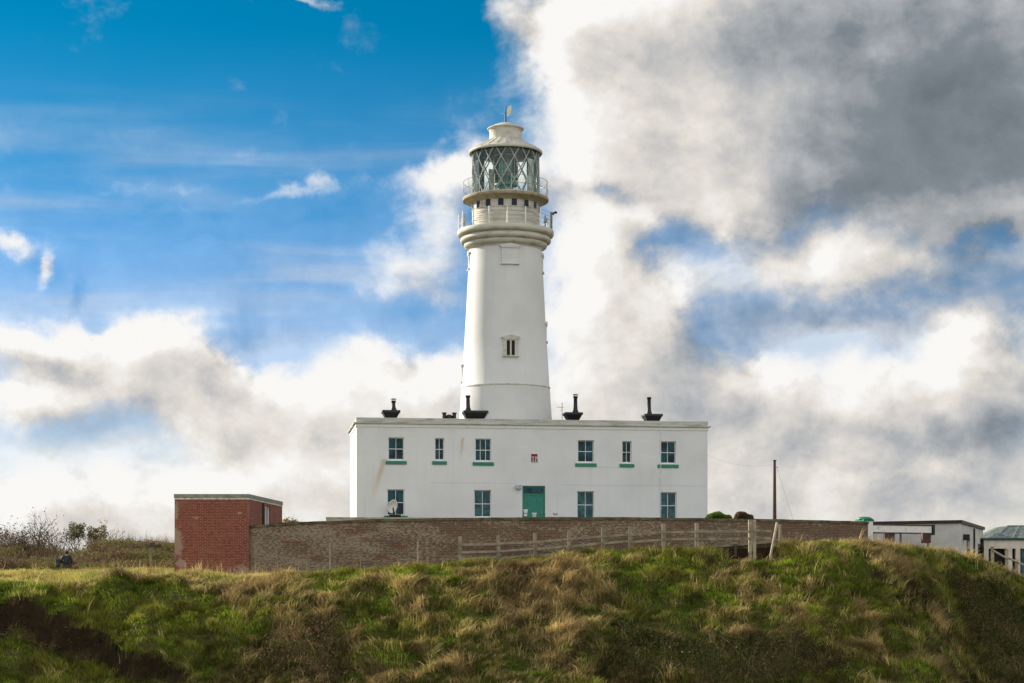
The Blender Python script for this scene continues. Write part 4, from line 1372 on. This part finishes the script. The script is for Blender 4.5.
def shaft_window(ang, ytop, ybot, wpx, blind):
    M_ = Matrix.Rotation(R(ang), 4, 'Z')
    w = wpx * U / 2
    r0 = shaft_r(ybot) + .01
    z0, z1 = tz(ybot), tz(ytop)
    f = MB()
    pr0 = .05 if abs(ang) < 45 else -.02
    yo = -r0 - pr0; yi = -r0 + .35
    f.box(-w, -w + .09, yo, yi, z0 + .09, z1 - .09, M_); f.box(w - .09, w, yo, yi, z0 + .09, z1 - .09, M_)
    f.box(-w - .06, w + .06, yo - .08, yi, z0, z0 + .09, M_)
    f.box(-w - .03, w + .03, yo - .04, yi, z1 - .09, z1, M_)
    f.add([(-w - .12, yo - .06, z1 + .003), (w + .12, yo - .06, z1 + .003), (w + .12, yo - .06, z1 + .07), (0, yo - .06, z1 + .22), (-w - .12, yo - .06, z1 + .07),
           (-w - .12, yi, z1 + .003), (w + .12, yi, z1 + .003), (w + .12, yi, z1 + .07), (0, yi, z1 + .22), (-w - .12, yi, z1 + .07)],
          [(0, 1, 2, 3, 4), (9, 8, 7, 6, 5), (0, 5, 6, 1), (1, 6, 7, 2), (2, 7, 8, 3), (3, 8, 9, 4), (4, 9, 5, 0)], False, M_)
    if not blind:
        f.box(-w + .09, -w * .55, yo + .01, yi, z0 + .09, z1 - .09, M_); f.box(w * .55, w - .09, yo + .01, yi, z0 + .09, z1 - .09, M_)
        f.box(-.05, .05, yo + .01, yi, z0 + .09, z1 - .09, M_)
        f.box(-w * .55, -.05, yo + .01, yi, z1 - .16, z1 - .09, M_); f.box(.05, w * .55, yo + .01, yi, z1 - .16, z1 - .09, M_)
    else:
        f.box(-w + .09, w - .09, yo + .03, yi, z0 + .09, z1 - .09, M_)
    o = f.build('window' if not blind else 'blind_window', M_TRIM if abs(ang) < 45 and not blind else M_SHAFT, tower)
    if not blind:
        MB().box(-w * .55, -.05, yo + .05, yi, z0 + .10, z1 - .17, M_).build('pane', M_DARK, o)
        MB().box(.05, w * .55, yo + .05, yi, z0 + .10, z1 - .17, M_).build('pane', M_DARK, o)


shaft_window(7.0, 343.5, 361.8, 14.5, False)
shaft_window(7.0, 250.5 + 2.5, 270.5, 16.5, True)
shaft_window(-88.0, 366.5, 383.5, 12, False)
shaft_window(-84.0, 255, 271, 12, False)
shaft_window(86.0, 257, 274, 12, False)
shaft_window(88.0, 325, 343, 12, False)


# ---------------------------------------------------------------- brick shed
SY = 90.0
sx0 = (174.6 - 512) / F * SY; sx1 = (248.6 - 512) / F * SY
SB = -.35
shed = empty('brick_shed', (sx0, SY, SB), 0, 'flat roofed red brick shed at the left end of the wall', 'shed')
sw = sx1 - sx0
ztop = (HY - 499.6) / F * SY - SB; zroof = (HY - 494.0) / F * SY - SB
sdp = 9.4
skx = 1.0                                     # how far the far end shifts right (the side is seen)
bx1 = (282.2 - 512) / F * (SY + sdp) - sx0
mb = MB()
win_y0, win_y1 = 4.4, 5.9
wz0, wz1 = ztop - 1.15, ztop - .12


def sx(y): return sw + (bx1 - sw) * y / sdp


mb.add([(0, 0, -.3), (sw, 0, -.3), (sw, 0, ztop), (0, 0, ztop)], [(0, 1, 2, 3)])
for (a, b, c, d) in ((0, win_y0, -.3, ztop), (win_y1, sdp, -.3, ztop), (win_y0, win_y1, -.3, wz0), (win_y0, win_y1, wz1, ztop)):
    mb.add([(sx(a), a, c), (sx(b), b, c), (sx(b), b, d), (sx(a), a, d)], [(0, 1, 2, 3)])
mb.add([(sx(win_y0), win_y0, wz0), (sx(win_y1), win_y1, wz0), (sx(win_y1), win_y1, wz1), (sx(win_y0), win_y0, wz1)] +
       [(sx(win_y0) - .25, win_y0, wz0), (sx(win_y1) - .25, win_y1, wz0), (sx(win_y1) - .25, win_y1, wz1), (sx(win_y0) - .25, win_y0, wz1)],
       [(0, 4, 5, 1), (1, 5, 6, 2), (2, 6, 7, 3), (3, 7, 4, 0)])
mb.add([(0, 0, -.3), (0, 0, ztop), (skx, sdp, ztop), (skx, sdp, -.3)], [(0, 1, 2, 3)])
mb.add([(skx, sdp, -.3), (skx, sdp, ztop), (bx1, sdp, ztop), (bx1, sdp, -.3)], [(0, 1, 2, 3)])
mb.build('wall', M_BRICK, shed)


def slab(o, z0, z1, mat, name):
    m_ = MB()
    m_.add([(-o, -o, z0), (sw + o, -o, z0), (bx1 + o, sdp + o, z0), (skx - o, sdp + o, z0), (-o, -o, z1), (sw + o, -o, z1), (bx1 + o, sdp + o, z1), (skx - o, sdp + o, z1)],
           [(0, 3, 2, 1), (4, 5, 6, 7), (0, 1, 5, 4), (1, 2, 6, 5), (2, 3, 7, 6), (3, 0, 4, 7)])
    return m_.build(name, mat, shed, .01)


slab(.02, ztop + .003, ztop + .085, M_SHEDBAND, 'drip_edge')
slab(.035, ztop + .087, zroof, M_SHEDROOF, 'roof')
f = MB()
for (a, b, c, d) in ((win_y0, win_y0 + .12, wz0, wz1), (win_y1 - .12, win_y1, wz0, wz1), (win_y0 + .12, win_y1 - .12, wz0, wz0 + .1), (win_y0 + .12, win_y1 - .12, wz1 - .1, wz1), ((win_y0 + win_y1) / 2 - .05, (win_y0 + win_y1) / 2 + .05, wz0 + .1, wz1 - .1)):
    f.box(sx(a) - .16, sx(a) - .08, a, b, c, d)
fo = f.build('window', M_WHITE, shed)
MB().add([(sx(win_y0) - .14, win_y0, wz0), (sx(win_y1) - .14, win_y1, wz0), (sx(win_y1) - .14, win_y1, wz1), (sx(win_y0) - .14, win_y0, wz1)], [(0, 1, 2, 3)]).build('pane', M_PANE, fo)
MB().tube([(sx(3.6) + .06, 3.6, .2), (sx(3.6) + .06, 3.6, ztop - .02)], .05, 8).build('downpipe', M_BLACK, shed)

# ---------------------------------------------------------------- long brick wall
bw = empty('boundary_wall', (0, 86, 0), 0, 'long curving weathered brick wall in front of the white house', 'wall')


def wall_path():
    P = []
    for i in range(len(WPX) - 1):
        p0 = WPX[max(i - 1, 0)]; p1 = WPX[i]; p2 = WPX[i + 1]; p3 = WPX[min(i + 2, len(WPX) - 1)]
        for k in range(6):
            t = k / 6
            P.append(.5 * ((2 * p1) + (-p0 + p2) * t + (2 * p0 - 5 * p1 + 4 * p2 - p3) * t * t + (-p0 + 3 * p1 - 3 * p2 + p3) * t ** 3))
    P.append(WPX[-1])
    return np.array(P)


WPATH = wall_path()
WALL_END = Vector(WPATH[-1])


def wall_strip(name, off0, off1, ztop_off, zbot_off, mat, follow_ground):
    P = WPATH
    T = np.gradient(P[:, :2], axis=0); T /= np.linalg.norm(T, axis=1)[:, None]
    Nn = np.stack([T[:, 1], -T[:, 0]], 1)     # towards the camera
    s = np.concatenate([[0], np.cumsum(np.linalg.norm(np.diff(P[:, :2], axis=0), axis=1))])
    vs, uvs = [], []
    r = random.Random(4)
    for i in range(len(P)):
        jz = r.uniform(-.012, .012)
        zt = P[i, 2] + ztop_off + jz
        zb = gz(P[i, 0], P[i, 1] - .4) - .5 if follow_ground else P[i, 2] + zbot_off + jz
        for (o_, z_) in ((off0, zb), (off0, zt), (off1, zt), (off1, zb)):
            vs.append((P[i, 0] + Nn[i, 0] * o_, P[i, 1] + Nn[i, 1] * o_ - 86, z_)); uvs.append((s[i], z_ if o_ == off0 else z_ + .1))
    fs = []
    for i in range(len(P) - 1):
        for k in range(4):
            k2 = (k + 1) % 4
            fs.append((4 * i + k, 4 * i + k2, 4 * i + 4 + k2, 4 * i + 4 + k))
    fs.append((0, 3, 2, 1)); e_ = 4 * (len(P) - 1); fs.append((e_, e_ + 1, e_ + 2, e_ + 3))
    me = bpy.data.meshes.new(name); me.from_pydata(vs, [], fs)
    uv = me.uv_layers.new(name='UVMap')
    for l in me.loops: uv.data[l.index].uv = uvs[l.vertex_index]
    me.materials.append(mat)
    import bmesh
    bm = bmesh.new(); bm.from_mesh(me); bmesh.ops.recalc_face_normals(bm, faces=bm.faces); bm.to_mesh(me); bm.free()
    o = bpy.data.objects.new(name, me); C.objects.link(o); o.parent = bw
    return o


wall_strip('brickwork', .0, -.35, -.13, 0, M_BRICKW, True)
wall_strip('coping', .06, -.41, 0, -.128, M_COPE, False)

# gate pillar at its right end
gp = at(864.6, 521, 91.6)
pz = gz(gp.x, gp.y) - .4
pil = empty('gate_pillar', (gp.x, gp.y, pz), R(28), 'square pillar with a green domed cap at the right end of the wall', 'pillar')
ph = (HY - 521.4) / F * 91.6 - pz
MB().box(-.30, .30, -.30, .30, 0, ph).build('shaft', M_WHITE, pil, .01)
mb = MB()
mb.box(-.34, .34, -.34, .34, ph + .002, ph + .10)
mb.lathe([(.42, ph + .10), (.40, ph + .15), (.31, ph + .20), (.18, ph + .235), (.01, ph + .245)], 4 * 6)
mb.build('cap', mat_plain('green_cap', (.004, .22, .11), (.004, .16, .08), 4, .5), pil)
# pale shaft face is seen at the right of the brick end


# ---------------------------------------------------------------- timber fence on the bank
fence = empty('timber_fence', (0, 84, 0), 0, 'weathered post and rail fence running in front of the brick wall', 'fence')
posts = [(460.2, 536.5, 560, 84.6), (498.4, 535.6, 559, 84.4), (535, 533.2, 553.5, 84.2), (569.2, 530.6, 552, 84.0), (603.2, 527.6, 549, 83.9), (630.6, 525.8, 548, 83.9),
         (663.7, 523.4, 547, 84.0), (696.8, 522.9, 547, 84.2)]
PP = []
for (px, yt, yb, Y) in posts:
    t_ = at(px, yt, Y); b_ = at(px, yb, Y)
    g_ = min(gz(t_.x, t_.y), b_.z) - .2
    MB().box(t_.x - .085, t_.x + .085, Y - 84 - .07, Y - 84 + .07, g_, t_.z - .03).taper(t_.x - .085, t_.x + .085, Y - 84 - .07, Y - 84 + .07, t_.z - .028, t_.z, -.02).build('post', M_WOOD, fence, .008)
    PP.append(t_)
gate = [(750.0, 519.6, 563, 84.2), (754.4, 520.0, 563, 84.2)]
for (px, yt, yb, Y) in gate:
    t_ = at(px, yt, Y)
    MB().box(t_.x - .075, t_.x + .075, Y - 84 - .08, Y - 84 + .08, at(px, yb, Y).z - .3, t_.z).build('gate_post', M_WOODP, fence, .008)
rails = [(8.2, 8.2), (16.2, 16.2), (22.5, 22.5)]
seq = posts + [(750.0, 520.5, 560, 84.2)]


def rail(a, b, dy0, dy1, mat=M_WOOD, h=.055):
    A = at(a[0], a[1] + dy0, a[3] - .11); B = at(b[0], b[1] + dy1, b[3] - .11)
    d = (B - A); m_ = MB()
    up = Vector((0, 0, h)); fr = Vector((0, .02, 0)); e = d.normalized() * .05
    vs = [A - e - up - fr, B + e - up - fr, B + e + up - fr, A - e + up - fr, A - e - up + fr, B + e - up + fr, B + e + up + fr, A - e + up + fr]
    m_.add([(v.x, v.y - 84, v.z) for v in vs], [(0, 1, 2, 3), (7, 6, 5, 4), (0, 4, 5, 1), (1, 5, 6, 2), (2, 6, 7, 3), (3, 7, 4, 0)])
    m_.build('rail', mat, fence)


rj = random.Random(3)
for i in range(len(seq) - 1):
    last = i == len(seq) - 2
    offs = ((8.5, 10.5), (15.8, 18.5)) if last else ((8.4, 8.4), (16.0, 15.6), (22.6, 21.8))
    if i > 2 and not last: offs = offs[:2]
    for (o1, o2) in offs:
        rail(seq[i], seq[i + 1], o1 + rj.uniform(-.6, .6), o2 + rj.uniform(-.6, .6))
rail((754.4, 519.6, 0, 84.2), (771, 519.6, 0, 84.4), 10.5, 11.6); rail((754.4, 519.6, 0, 84.2), (770, 519.6, 0, 84.4), 17.5, 18.8)
# leaning prop and short stake, both loose
A = at(777.0, 522.8, 84.9); B = at(768.2, 564, 83.6)
pr_ = empty('leaning_pole', (B.x, B.y, B.z - .2), 0, 'pale timber pole leaning against the wall beside the wooden steps', 'pole')
MB().tube([(0, 0, 0), (A.x - B.x, A.y - B.y, A.z - B.z + .2)], .065, 8).build('pole', M_WOODP, pr_)
MB().tube([((A.x - B.x) * .985, (A.y - B.y) * .985, (A.z - B.z + .2) * .985), (A.x - B.x, A.y - B.y, A.z - B.z + .21)], .072, 8).build('end_cap', M_WOOD, pr_)
t_ = at(780.2, 524.5, 85.2)
st = MB().box(-.06, .06, -.06, .06, -.3, t_.z - at(780, 541, 85.2).z).build('stake', M_WOOD, None, .01)
st.location = (t_.x, t_.y, at(780, 541, 85.2).z)
tag(st, 'short grey timber stake right of the leaning pale pole', 'stake')
# thin posts of the wire fence, left of the rails
wf = [(330, 543, 572, 86.4), (417.8, 540.5, 566, 85.0)]
for i, (px, yt, yb, Y) in enumerate(wf):
    t_ = at(px, yt, Y); b_ = at(px, yb, Y)
    o = MB().box(-.035, .035, -.035, .035, -.3, t_.z - b_.z).build('stake', M_WOODP, None, .006)
    o.location = (t_.x, t_.y, b_.z)
    tag(o, ['thin pale stake before the wall, the one nearer the brick shed', 'thin pale stake before the wall just left of the rail fence'][i], 'stake', 'thin stakes of the old wire fence')

# plank retaining wall of the sunken steps
rv = empty('plank_revetment', (0, 84.6, 0), 0, 'dark plank retaining board below the double gate post', 'retaining wall')
a0 = at(704, 547.6, 84.9); a1 = at(771.5, 541.9, 84.9)
n_ = 22
mb = MB()
for i in range(n_):
    t0, t1 = i / n_, (i + .93) / n_
    xa = a0.x + (a1.x - a0.x) * t0; xb = a0.x + (a1.x - a0.x) * t1
    zt0 = a0.z + (a1.z - a0.z) * t0
    mb.box(xa, xb, .3, .34 + .012 * (i % 3), zt0 - 1.7, zt0 - .02)
mb.build('planks', M_WOODD, rv)
mb = MB()
for (dz, h_) in ((0, .05), (-.42, .045)):
    mb.add([(a0.x, .22, a0.z + dz - h_), (a1.x, .22, a1.z + dz - h_), (a1.x, .22, a1.z + dz + h_), (a0.x, .22, a0.z + dz + h_),
            (a0.x, .29, a0.z + dz - h_), (a1.x, .29, a1.z + dz - h_), (a1.x, .29, a1.z + dz + h_), (a0.x, .29, a0.z + dz + h_)],
           [(0, 1, 2, 3), (7, 6, 5, 4), (0, 4, 5, 1), (1, 5, 6, 2), (2, 6, 7, 3), (3, 7, 4, 0)])
mb.build('waling', M_WOOD, rv)
MB().box(at(735, 0, 84.9).x - .07, at(735, 0, 84.9).x + .07, .10, .215, a0.z - 1.6, a0.z + .15).build('post', M_WOODD, rv)

# ---------------------------------------------------------------- telegraph pole
tp = at(774.6, 461, 104)
tb = gz(tp.x, 104) - .3
pole = empty('telegraph_pole', (tp.x, 104, tb), 0, 'tall brown wooden pole with stay wire behind the wall', 'pole')
MB().tube([(0, 0, 0), (0, 0, tp.z - tb)], [.12, .075], 10).build('shaft', M_POLE, pole)
MB().box(-.09, .09, -.09, .09, tp.z - tb + .002, tp.z - tb + .06).build('cap', M_BLACK, pole)
MB().tube([(.1, 0, tp.z - tb - .3), (1.35, .4, 0.0)], .006, 5).build('stay_wire', M_METAL, pole)
hpnt = hp(HW, 1.0, 5.2)
MB().tube([(0, 0, tp.z - tb - .25)] + [((hpnt.x - tp.x) * t, (hpnt.y - 104) * t, (tp.z - tb - .25) * (1 - t) + (hpnt.z - tb) * t - .35 * 4 * t * (1 - t)) for t in (.25, .5, .75, 1)], .004, 4).build('phone_wire', M_METAL, pole)
mb = MB(); mb.lathe([(0, -.05), (.04, -.05), (.05, .02), (.02, .06), (0, .06)], 10, .16, 0)
mb.v = [(x, y, z + tp.z - tb - .35) for x, y, z in mb.v]; mb.build('insulator', M_WHITE, pole)

# two garden shrubs showing over the wall
def dome_bush(px0, px1, ytop, Y, label, col, seed):
    c = at((px0 + px1) / 2, 519, Y); w = (px1 - px0) / 2 / F * Y; h = at(0, ytop, Y).z - c.z + .9
    root = empty('garden_shrub', (c.x, c.y, c.z - .9), 0, label, 'bush')
    q = np.random.default_rng(seed); n = 7000
    d = q.normal(0, 1, (n, 3)); d /= np.linalg.norm(d, axis=1)[:, None]; d[:, 2] = np.abs(d[:, 2])
    s = q.uniform(.8, 1.02, (n, 1)) * (1 + .06 * np.sin(d[:, :1] * 9))
    P = d * s * np.array([w * 1.12, w * .9, h]); P[:, 2] = h * (P[:, 2] / h).clip(0, 1.1) ** .25 * (1 - .04 * np.sin(P[:, 0] * 7 + seed))
    V, Q, cc = leaves(P, .055, np.array(col)[None, :] * q.uniform(.6, 1.3, (n, 1)), seed)
    npmesh('crown', V, Q, cc, M_LEAF, root)
    mb = MB()
    for k in range(9):
        a = 6.28 * k / 9
        mb.tube([(.05 * math.cos(a), .05 * math.sin(a), 0), (w * .5 * math.cos(a), w * .5 * math.sin(a), h * .5), (w * .75 * math.cos(a), w * .7 * math.sin(a), h * .65)], [.03, .02, .01], 5)
    mb.build('trunk', M_BARK, root)


dome_bush(705, 730, 513.0, 97, 'low bright green hedge showing over the wall beside the house corner', (.12, .19, .03), 5)
dome_bush(734, 752, 512.6, 99, 'rounded brown bush showing over the wall right of the green hedge', (.16, .11, .07), 6)

# ---------------------------------------------------------------- single storey grey building, right
ac = at(960.2, 0, 105)
an_rot = -R(24)
annex = empty('annex_building', (ac.x, 105, 1.3), 0, 'single storey grey rendered building with dark flat roof edge', 'building')
az_ = (HY - 523.3) / F * 105 - 1.3            # underside of the fascia
# local axes: f along the front to the left, g along the right side to the back
fdir = Vector((-math.cos(R(35)), math.sin(R(35)), 0)); gdir = Vector((5.4, 15.5, 0)).normalized()
FL, GL = 9.0, 16.4


def quadbox(o, a, b, z0, z1):
    """parallelogram prism from corner o along a and b"""
    p = [o, o + a, o + a + b, o + b]
    return [(v.x, v.y, z0) for v in p] + [(v.x, v.y, z1) for v in p], [(0, 1, 2, 3), (4, 7, 6, 5), (0, 4, 5, 1), (1, 5, 6, 2), (2, 6, 7, 3), (3, 7, 4, 0)]


O_ = Vector((0, 0, 0))
MB().add(*quadbox(O_, fdir * FL, gdir * GL, -.6, az_)).build('wall', M_ANNEX, annex)
e = .12
MB().add(*quadbox(-fdir * e - gdir * e, fdir * (FL + 2 * e), gdir * (GL + 2 * e), az_ + .003, az_ + .19)).build('roof', M_FASCIA, annex)
sn = Vector((gdir.y, -gdir.x, 0))             # outward from the right side
for (g0, g1, zt, zb) in ((4.1, 6.0, az_ - .75, az_ - 1.95), (12.2, 14.4, az_ - 1.0, az_ - 2.3)):
    f = MB().add(*quadbox(gdir * g0 - sn * .05, gdir * (g1 - g0), sn * .09, zb, zt)).build('window', M_WOODD, annex)
    MB().add(*quadbox(gdir * (g0 + .15), gdir * (g1 - g0 - .3), sn * .05, zb + .1, zt - .1)).build('pane', M_PANE, f)
MB().tube([tuple(gdir * 8.6 + sn * .08 + Vector((0, 0, -.4))), tuple(gdir * 8.6 + sn * .08 + Vector((0, 0, az_ - .1)))], .06, 8).build('downpipe', M_BLACK, annex)
mb = MB().add(*quadbox(gdir * 1.8 + sn * .0, gdir * .5, sn * .35, az_ - .95, az_ - .6))
mb.build('wall_box', M_BLACK, annex)

# pale board / caravan side before it
b0 = at(872.6, 0, 101.0); b1 = at(931.5, 0, 103.0)
bo = empty('long_board', (b0.x, b0.y, 1.2), math.atan2(b1.y - b0.y, b1.x - b0.x), 'long worn white board on posts before the grey building', 'board')
bl = math.hypot(b1.x - b0.x, b1.y - b0.y)
zz0 = (HY - 533.0) / F * 102 - 1.2; zz1 = (HY - 525.2) / F * 102 - 1.2
MB().box(0, bl, 0, .12, zz0, zz1).build('panel', mat_plain('worn_white_board', (.74, .72, .68), (.48, .36, .33), 3.5, .7, .5, .75, (1, 1, 2.5)), bo)
MB().box(-.02, bl + .02, -.03, -.003, zz0 - .05, zz0 + .03).build('lower_trim', M_WOODD, bo)
MB().box(-.02, bl + .02, -.03, -.003, zz1 - .03, zz1 + .04).build('upper_trim', M_WOODD, bo)
for q in (.1, bl * .5, bl - .1): MB().box(q - .05, q + .05, .125, .22, -.5, zz1).build('post', M_WOODD, bo)
MB().box(bl + .06, bl + .22, -.05, .2, zz0 - .1, zz1 + .05).build('end_post', M_BLACK, bo)
for (pa, pb, lab) in ((884, 894, 'small dark red crate under the long white board'), (922, 930, 'second dark red crate, at the right end under the long white board')):
    c0 = at(pa, 536.8, 100.2); c1 = at(pb, 532.9, 100.2)
    cr = empty('crate', ((c0.x + c1.x) / 2, 100.2, c0.z), 0, lab, 'crate', 'dark red crates under the board')
    w_ = (c1.x - c0.x) / 2; h_ = c1.z - c0.z
    mr = mat_plain('crate_red', (.09, .022, .018), (.06, .016, .015))
    mb = MB(); mb.box(-w_, w_, -.2, .2, -.35, h_ * .9)
    mb.build('body', mr, cr)
    mb = MB()
    for z in (0, h_ * .45): mb.box(-w_ - .015, w_ + .015, -.215, -.203, z, z + .05)
    mb.box(-w_ - .02, w_ + .02, -.22, .22, h_ * .9 + .002, h_); mb.build('lid', M_WOODD, cr)

# ---------------------------------------------------------------- far right building with glazed pyramid roof
KY = 118.0
kz = gz(at(1010, 0, KY).x, KY) - .3
kx0 = at(984.0, 0, KY).x
cons = empty('pavilion', (kx0, KY, kz), R(-3), 'cream pavilion with a glazed pyramid roof at the right edge', 'building')
k1 = at(0, 540.2, KY).z - kz; k2 = at(0, 548.6, KY).z - kz
kw = 9.5; kd = 9.0
MB().box(0, kw, 0, kd, k2, k1).build('fascia', M_BUFF, cons)
MB().box(-.12, kw + .12, -.12, kd + .12, k1 + .003, k1 + .14).build('gutter', mat_plain('teal_gutter', (.03, .07, .065)), cons)
mb = MB(); mb.box(.15, kw - .15, .45, kd - .1, -.3, k2 - .003); mb.build('recessed_wall', M_DARK, cons)
for q in (.0, 1.45, 2.05, 5.4, 8.7):
    MB().box(q, q + (.30 if q not in (1.45,) else .38), .0, .35, -.3, k2 - .003).build('column', M_BUFF, cons)
for (a, b) in ((2.45, 3.4), (3.5, 4.4), (4.5, 5.35), (5.8, 7.1), (7.2, 8.6)):
    f = MB(); f.box(a, b, .30, .36, .2, .28); f.box(a, a + .06, .30, .36, .28, k2 - .05); f.box(b - .06, b, .30, .36, .28, k2 - .05)
    fo = f.build('window', M_FASCIA, cons)
    MB().box(a + .06, b - .06, .32, .35, .28, k2 - .05).build('pane', M_PANE2, fo)
zr = at(0, 526.6, KY + 4).z - kz
rb = k1 + .145
base = [(.7, .3), (kw - .2, .3), (kw - .2, kd - .3), (.7, kd - .3)]
top = [(2.1, 2.6), (kw - 2.2, 2.6), (kw - 2.2, kd - 2.6), (2.1, kd - 2.6)]
vs = [(x, y, rb) for x, y in base] + [(x, y, zr) for x, y in top]
gr = MB().add(vs, [(0, 1, 5, 4), (1, 2, 6, 5), (2, 3, 7, 6), (3, 0, 4, 7), (4, 5, 6, 7)])
gro = gr.build('glass_roof', mat_pane('roof_glass', (.07, .10, .09), .2, .25, (.16, .20, .19)), cons)
mb = MB()
for s_ in range(4):
    b0_, b1_ = Vector(vs[s_]), Vector(vs[(s_ + 1) % 4]); t0_, t1_ = Vector(vs[4 + s_]), Vector(vs[4 + (s_ + 1) % 4])
    for q in range(7):
        t = q / 7
        mb.tube([b0_.lerp(b1_, t), t0_.lerp(t1_, t)], .05, 6)
    mb.tube([t0_, t1_], .06, 6)
mb.build('glazing_bars', mat_plain('pale_green_bars', (.22, .27, .24)), gro)
wl = MB().box(-1.3, -.15, 2, 6, .5, at(0, 537.6, KY + 2).z - kz).build('lean_to', M_BUFF, cons)
MB().box(-1.4, -.1, 1.9, 6.1, at(0, 537.6, KY + 2).z - kz + .003, at(0, 536.2, KY + 2).z - kz + .1).build('roof', M_FASCIA, wl)

# little timber fence at the right
rf = empty('timber_barrier', (0, 104, 0), 0, 'short pale timber barrier on the slope before the pavilion', 'fence')
for (px, yt, yb) in ((992.3, 546.6, 560), (1006.5, 549.5, 562), (1016.5, 559.5, 570)):
    t_ = at(px, yt, 104); b_ = at(px, yb, 104)
    MB().box(t_.x - .09, t_.x + .09, -.07, .07, b_.z - .5, t_.z).build('post', M_WOODP, rf, .01)
for (xa, ya, xb, yb) in ((993, 550.5, 1007, 558.5), (1007, 557.5, 1030, 567.5)):
    A = at(xa, ya, 103.9); B = at(xb, yb, 103.9)
    MB().tube([(A.x, -.1, A.z), (B.x, -.1, B.z)], .06, 6).build('rail', M_WOODP, rf)

# ---------------------------------------------------------------- signpost on the left
sp_t = at(150.6, 547.4, 95)
sgz = gz(sp_t.x, 95) - .2
spo = empty('signpost', (sp_t.x, 95, sgz), 0, 'thin wooden post carrying a small dark board left of the shed', 'signpost')
MB().box(-.05, .05, -.05, .05, 0, sp_t.z - sgz).build('post', M_WOOD, spo)
MB().box(-.12, .58, -.06, .03, sp_t.z - sgz + .002, sp_t.z - sgz + .15).build('board', M_WOODD, spo, .01)
MB().box(-.02, .20, -.05, .02, sp_t.z - sgz + .153, sp_t.z - sgz + .26).build('top_piece', M_WOODD, spo, .01)

# ---------------------------------------------------------------- seated person on a bench (seen from behind)
BY = 98.0
bxx = at(64.5, 0, BY).x
bz = gz(bxx, BY) - .15
bench = empty('bench', (bxx, BY, bz), R(4), 'low brown timber bench on the ledge under the seated person', 'bench')
MB().box(-.75, .75, -.22, .22, .40, .45).build('seat', M_WOODD, bench, .01)
for s_ in (-1, 1):
    MB().box(s_ * .6 - .05, s_ * .6 + .05, -.18, .18, -.3, .398).build('leg', M_WOODD, bench)
per = empty('person', (bxx + .12, BY, bz), R(4), 'person in dark clothes seated on the bench with back to us', 'person')


def skin(name, verts, edges, radii, mat, parent):
    me = bpy.data.meshes.new(name); me.from_pydata(verts, edges, []); me.materials.append(mat)
    o = bpy.data.objects.new(name, me); C.objects.link(o); o.parent = parent
    sm_ = o.modifiers.new('skin', 'SKIN'); sm_.use_smooth_shade = True
    for i, r_ in enumerate(radii):
        v = me.skin_vertices[0].data[i]; v.radius = (r_, r_) if not isinstance(r_, tuple) else r_
    me.skin_vertices[0].data[0].use_root = True
    ss_ = o.modifiers.new('sub', 'SUBSURF'); ss_.levels = 2; ss_.render_levels = 2
    return o


M_SKIN = mat_plain('skin', (.42, .24, .17)); M_COAT = mat_plain('dark_coat', (.010, .014, .022), (.02, .025, .035), 8)
M_TROU = mat_plain('dark_trousers', (.03, .028, .03)); M_HAIR = mat_plain('dark_hair', (.012, .009, .007)); M_SHOE = mat_plain('shoes', (.02, .016, .014))
# x right, y away from camera (the way the person faces)
J = [(0, 0, .56), (0, .02, .75), (0, .0, .98), (0, .02, 1.10), (0, .03, 1.18), (0, .03, 1.28),
     (-.19, .0, 1.02), (-.30, -.02, .78), (-.24, .22, .68), (-.20, .30, .66), (.19, .0, 1.02), (.27, 0, .76), (.2, .24, .66), (.15, .32, .65),
     (-.1, .05, .54), (-.13, .45, .56), (-.13, .48, .12), (-.13, .60, .05), (.1, .05, .54), (.13, .45, .56), (.13, .48, .12), (.13, .6, .05)]
E = [(0, 1), (1, 2), (2, 3), (3, 4), (4, 5), (2, 6), (6, 7), (7, 8), (8, 9), (2, 10), (10, 11), (11, 12), (12, 13), (0, 14), (14, 15), (15, 16), (16, 17), (0, 18), (18, 19), (19, 20), (20, 21)]
RD = [.13, .12, .12, .055, .085, .07, .06, .045, .032, .035, .06, .045, .032, .035, .085, .06, .045, .035, .085, .06, .045, .035]
body = skin('body', J, E, RD, M_SKIN, per)
skin('jacket', [J[0], J[1], J[2], (0, .02, 1.07), J[6], J[7], J[8], J[10], J[11], J[12]], [(0, 1), (1, 2), (2, 3), (2, 4), (4, 5), (5, 6), (2, 7), (7, 8), (8, 9)],
     [.17, .165, .165, .08, .085, .07, .055, .085, .07, .055], M_COAT, body)
skin('trousers', [J[0], J[14], J[15], (-.13, .48, .16), J[18], J[19], (.13, .48, .16)], [(0, 1), (1, 2), (2, 3), (0, 4), (4, 5), (5, 6)], [.145, .105, .08, .06, .105, .08, .06], M_TROU, body)
skin('hair', [(0, -.015, 1.13), (0, -.01, 1.24), (0, .015, 1.33)], [(0, 1), (1, 2)], [.09, .115, .095], M_HAIR, body)
for s_ in (-1, 1):
    skin('shoe', [(s_ * .13, .47, .05), (s_ * .13, .62, .04)], [(0, 1)], [.055, .045], M_SHOE, body)
bag = empty('rucksack', (bxx - .34, BY - .02, bz + .45), R(10), 'dark rucksack on the bench beside the person', 'bag')
MB().taper(-.15, .15, -.11, .11, 0, .42, -.02).build('bag_body', M_COAT, bag, .04)
MB().box(-.1, .1, -.16, -.112, .05, .22).build('pocket', mat_plain('bag_grey', (.04, .045, .05)), bag, .02)
MB().tube([(-.08, .12, .1), (-.08, .17, .25), (-.08, .12, .38)], .014, 6).tube([(-.2, 0, .44), (0, 0, .50), (.1, 0, .42)], .014, 6).build('strap', M_COAT, bag)
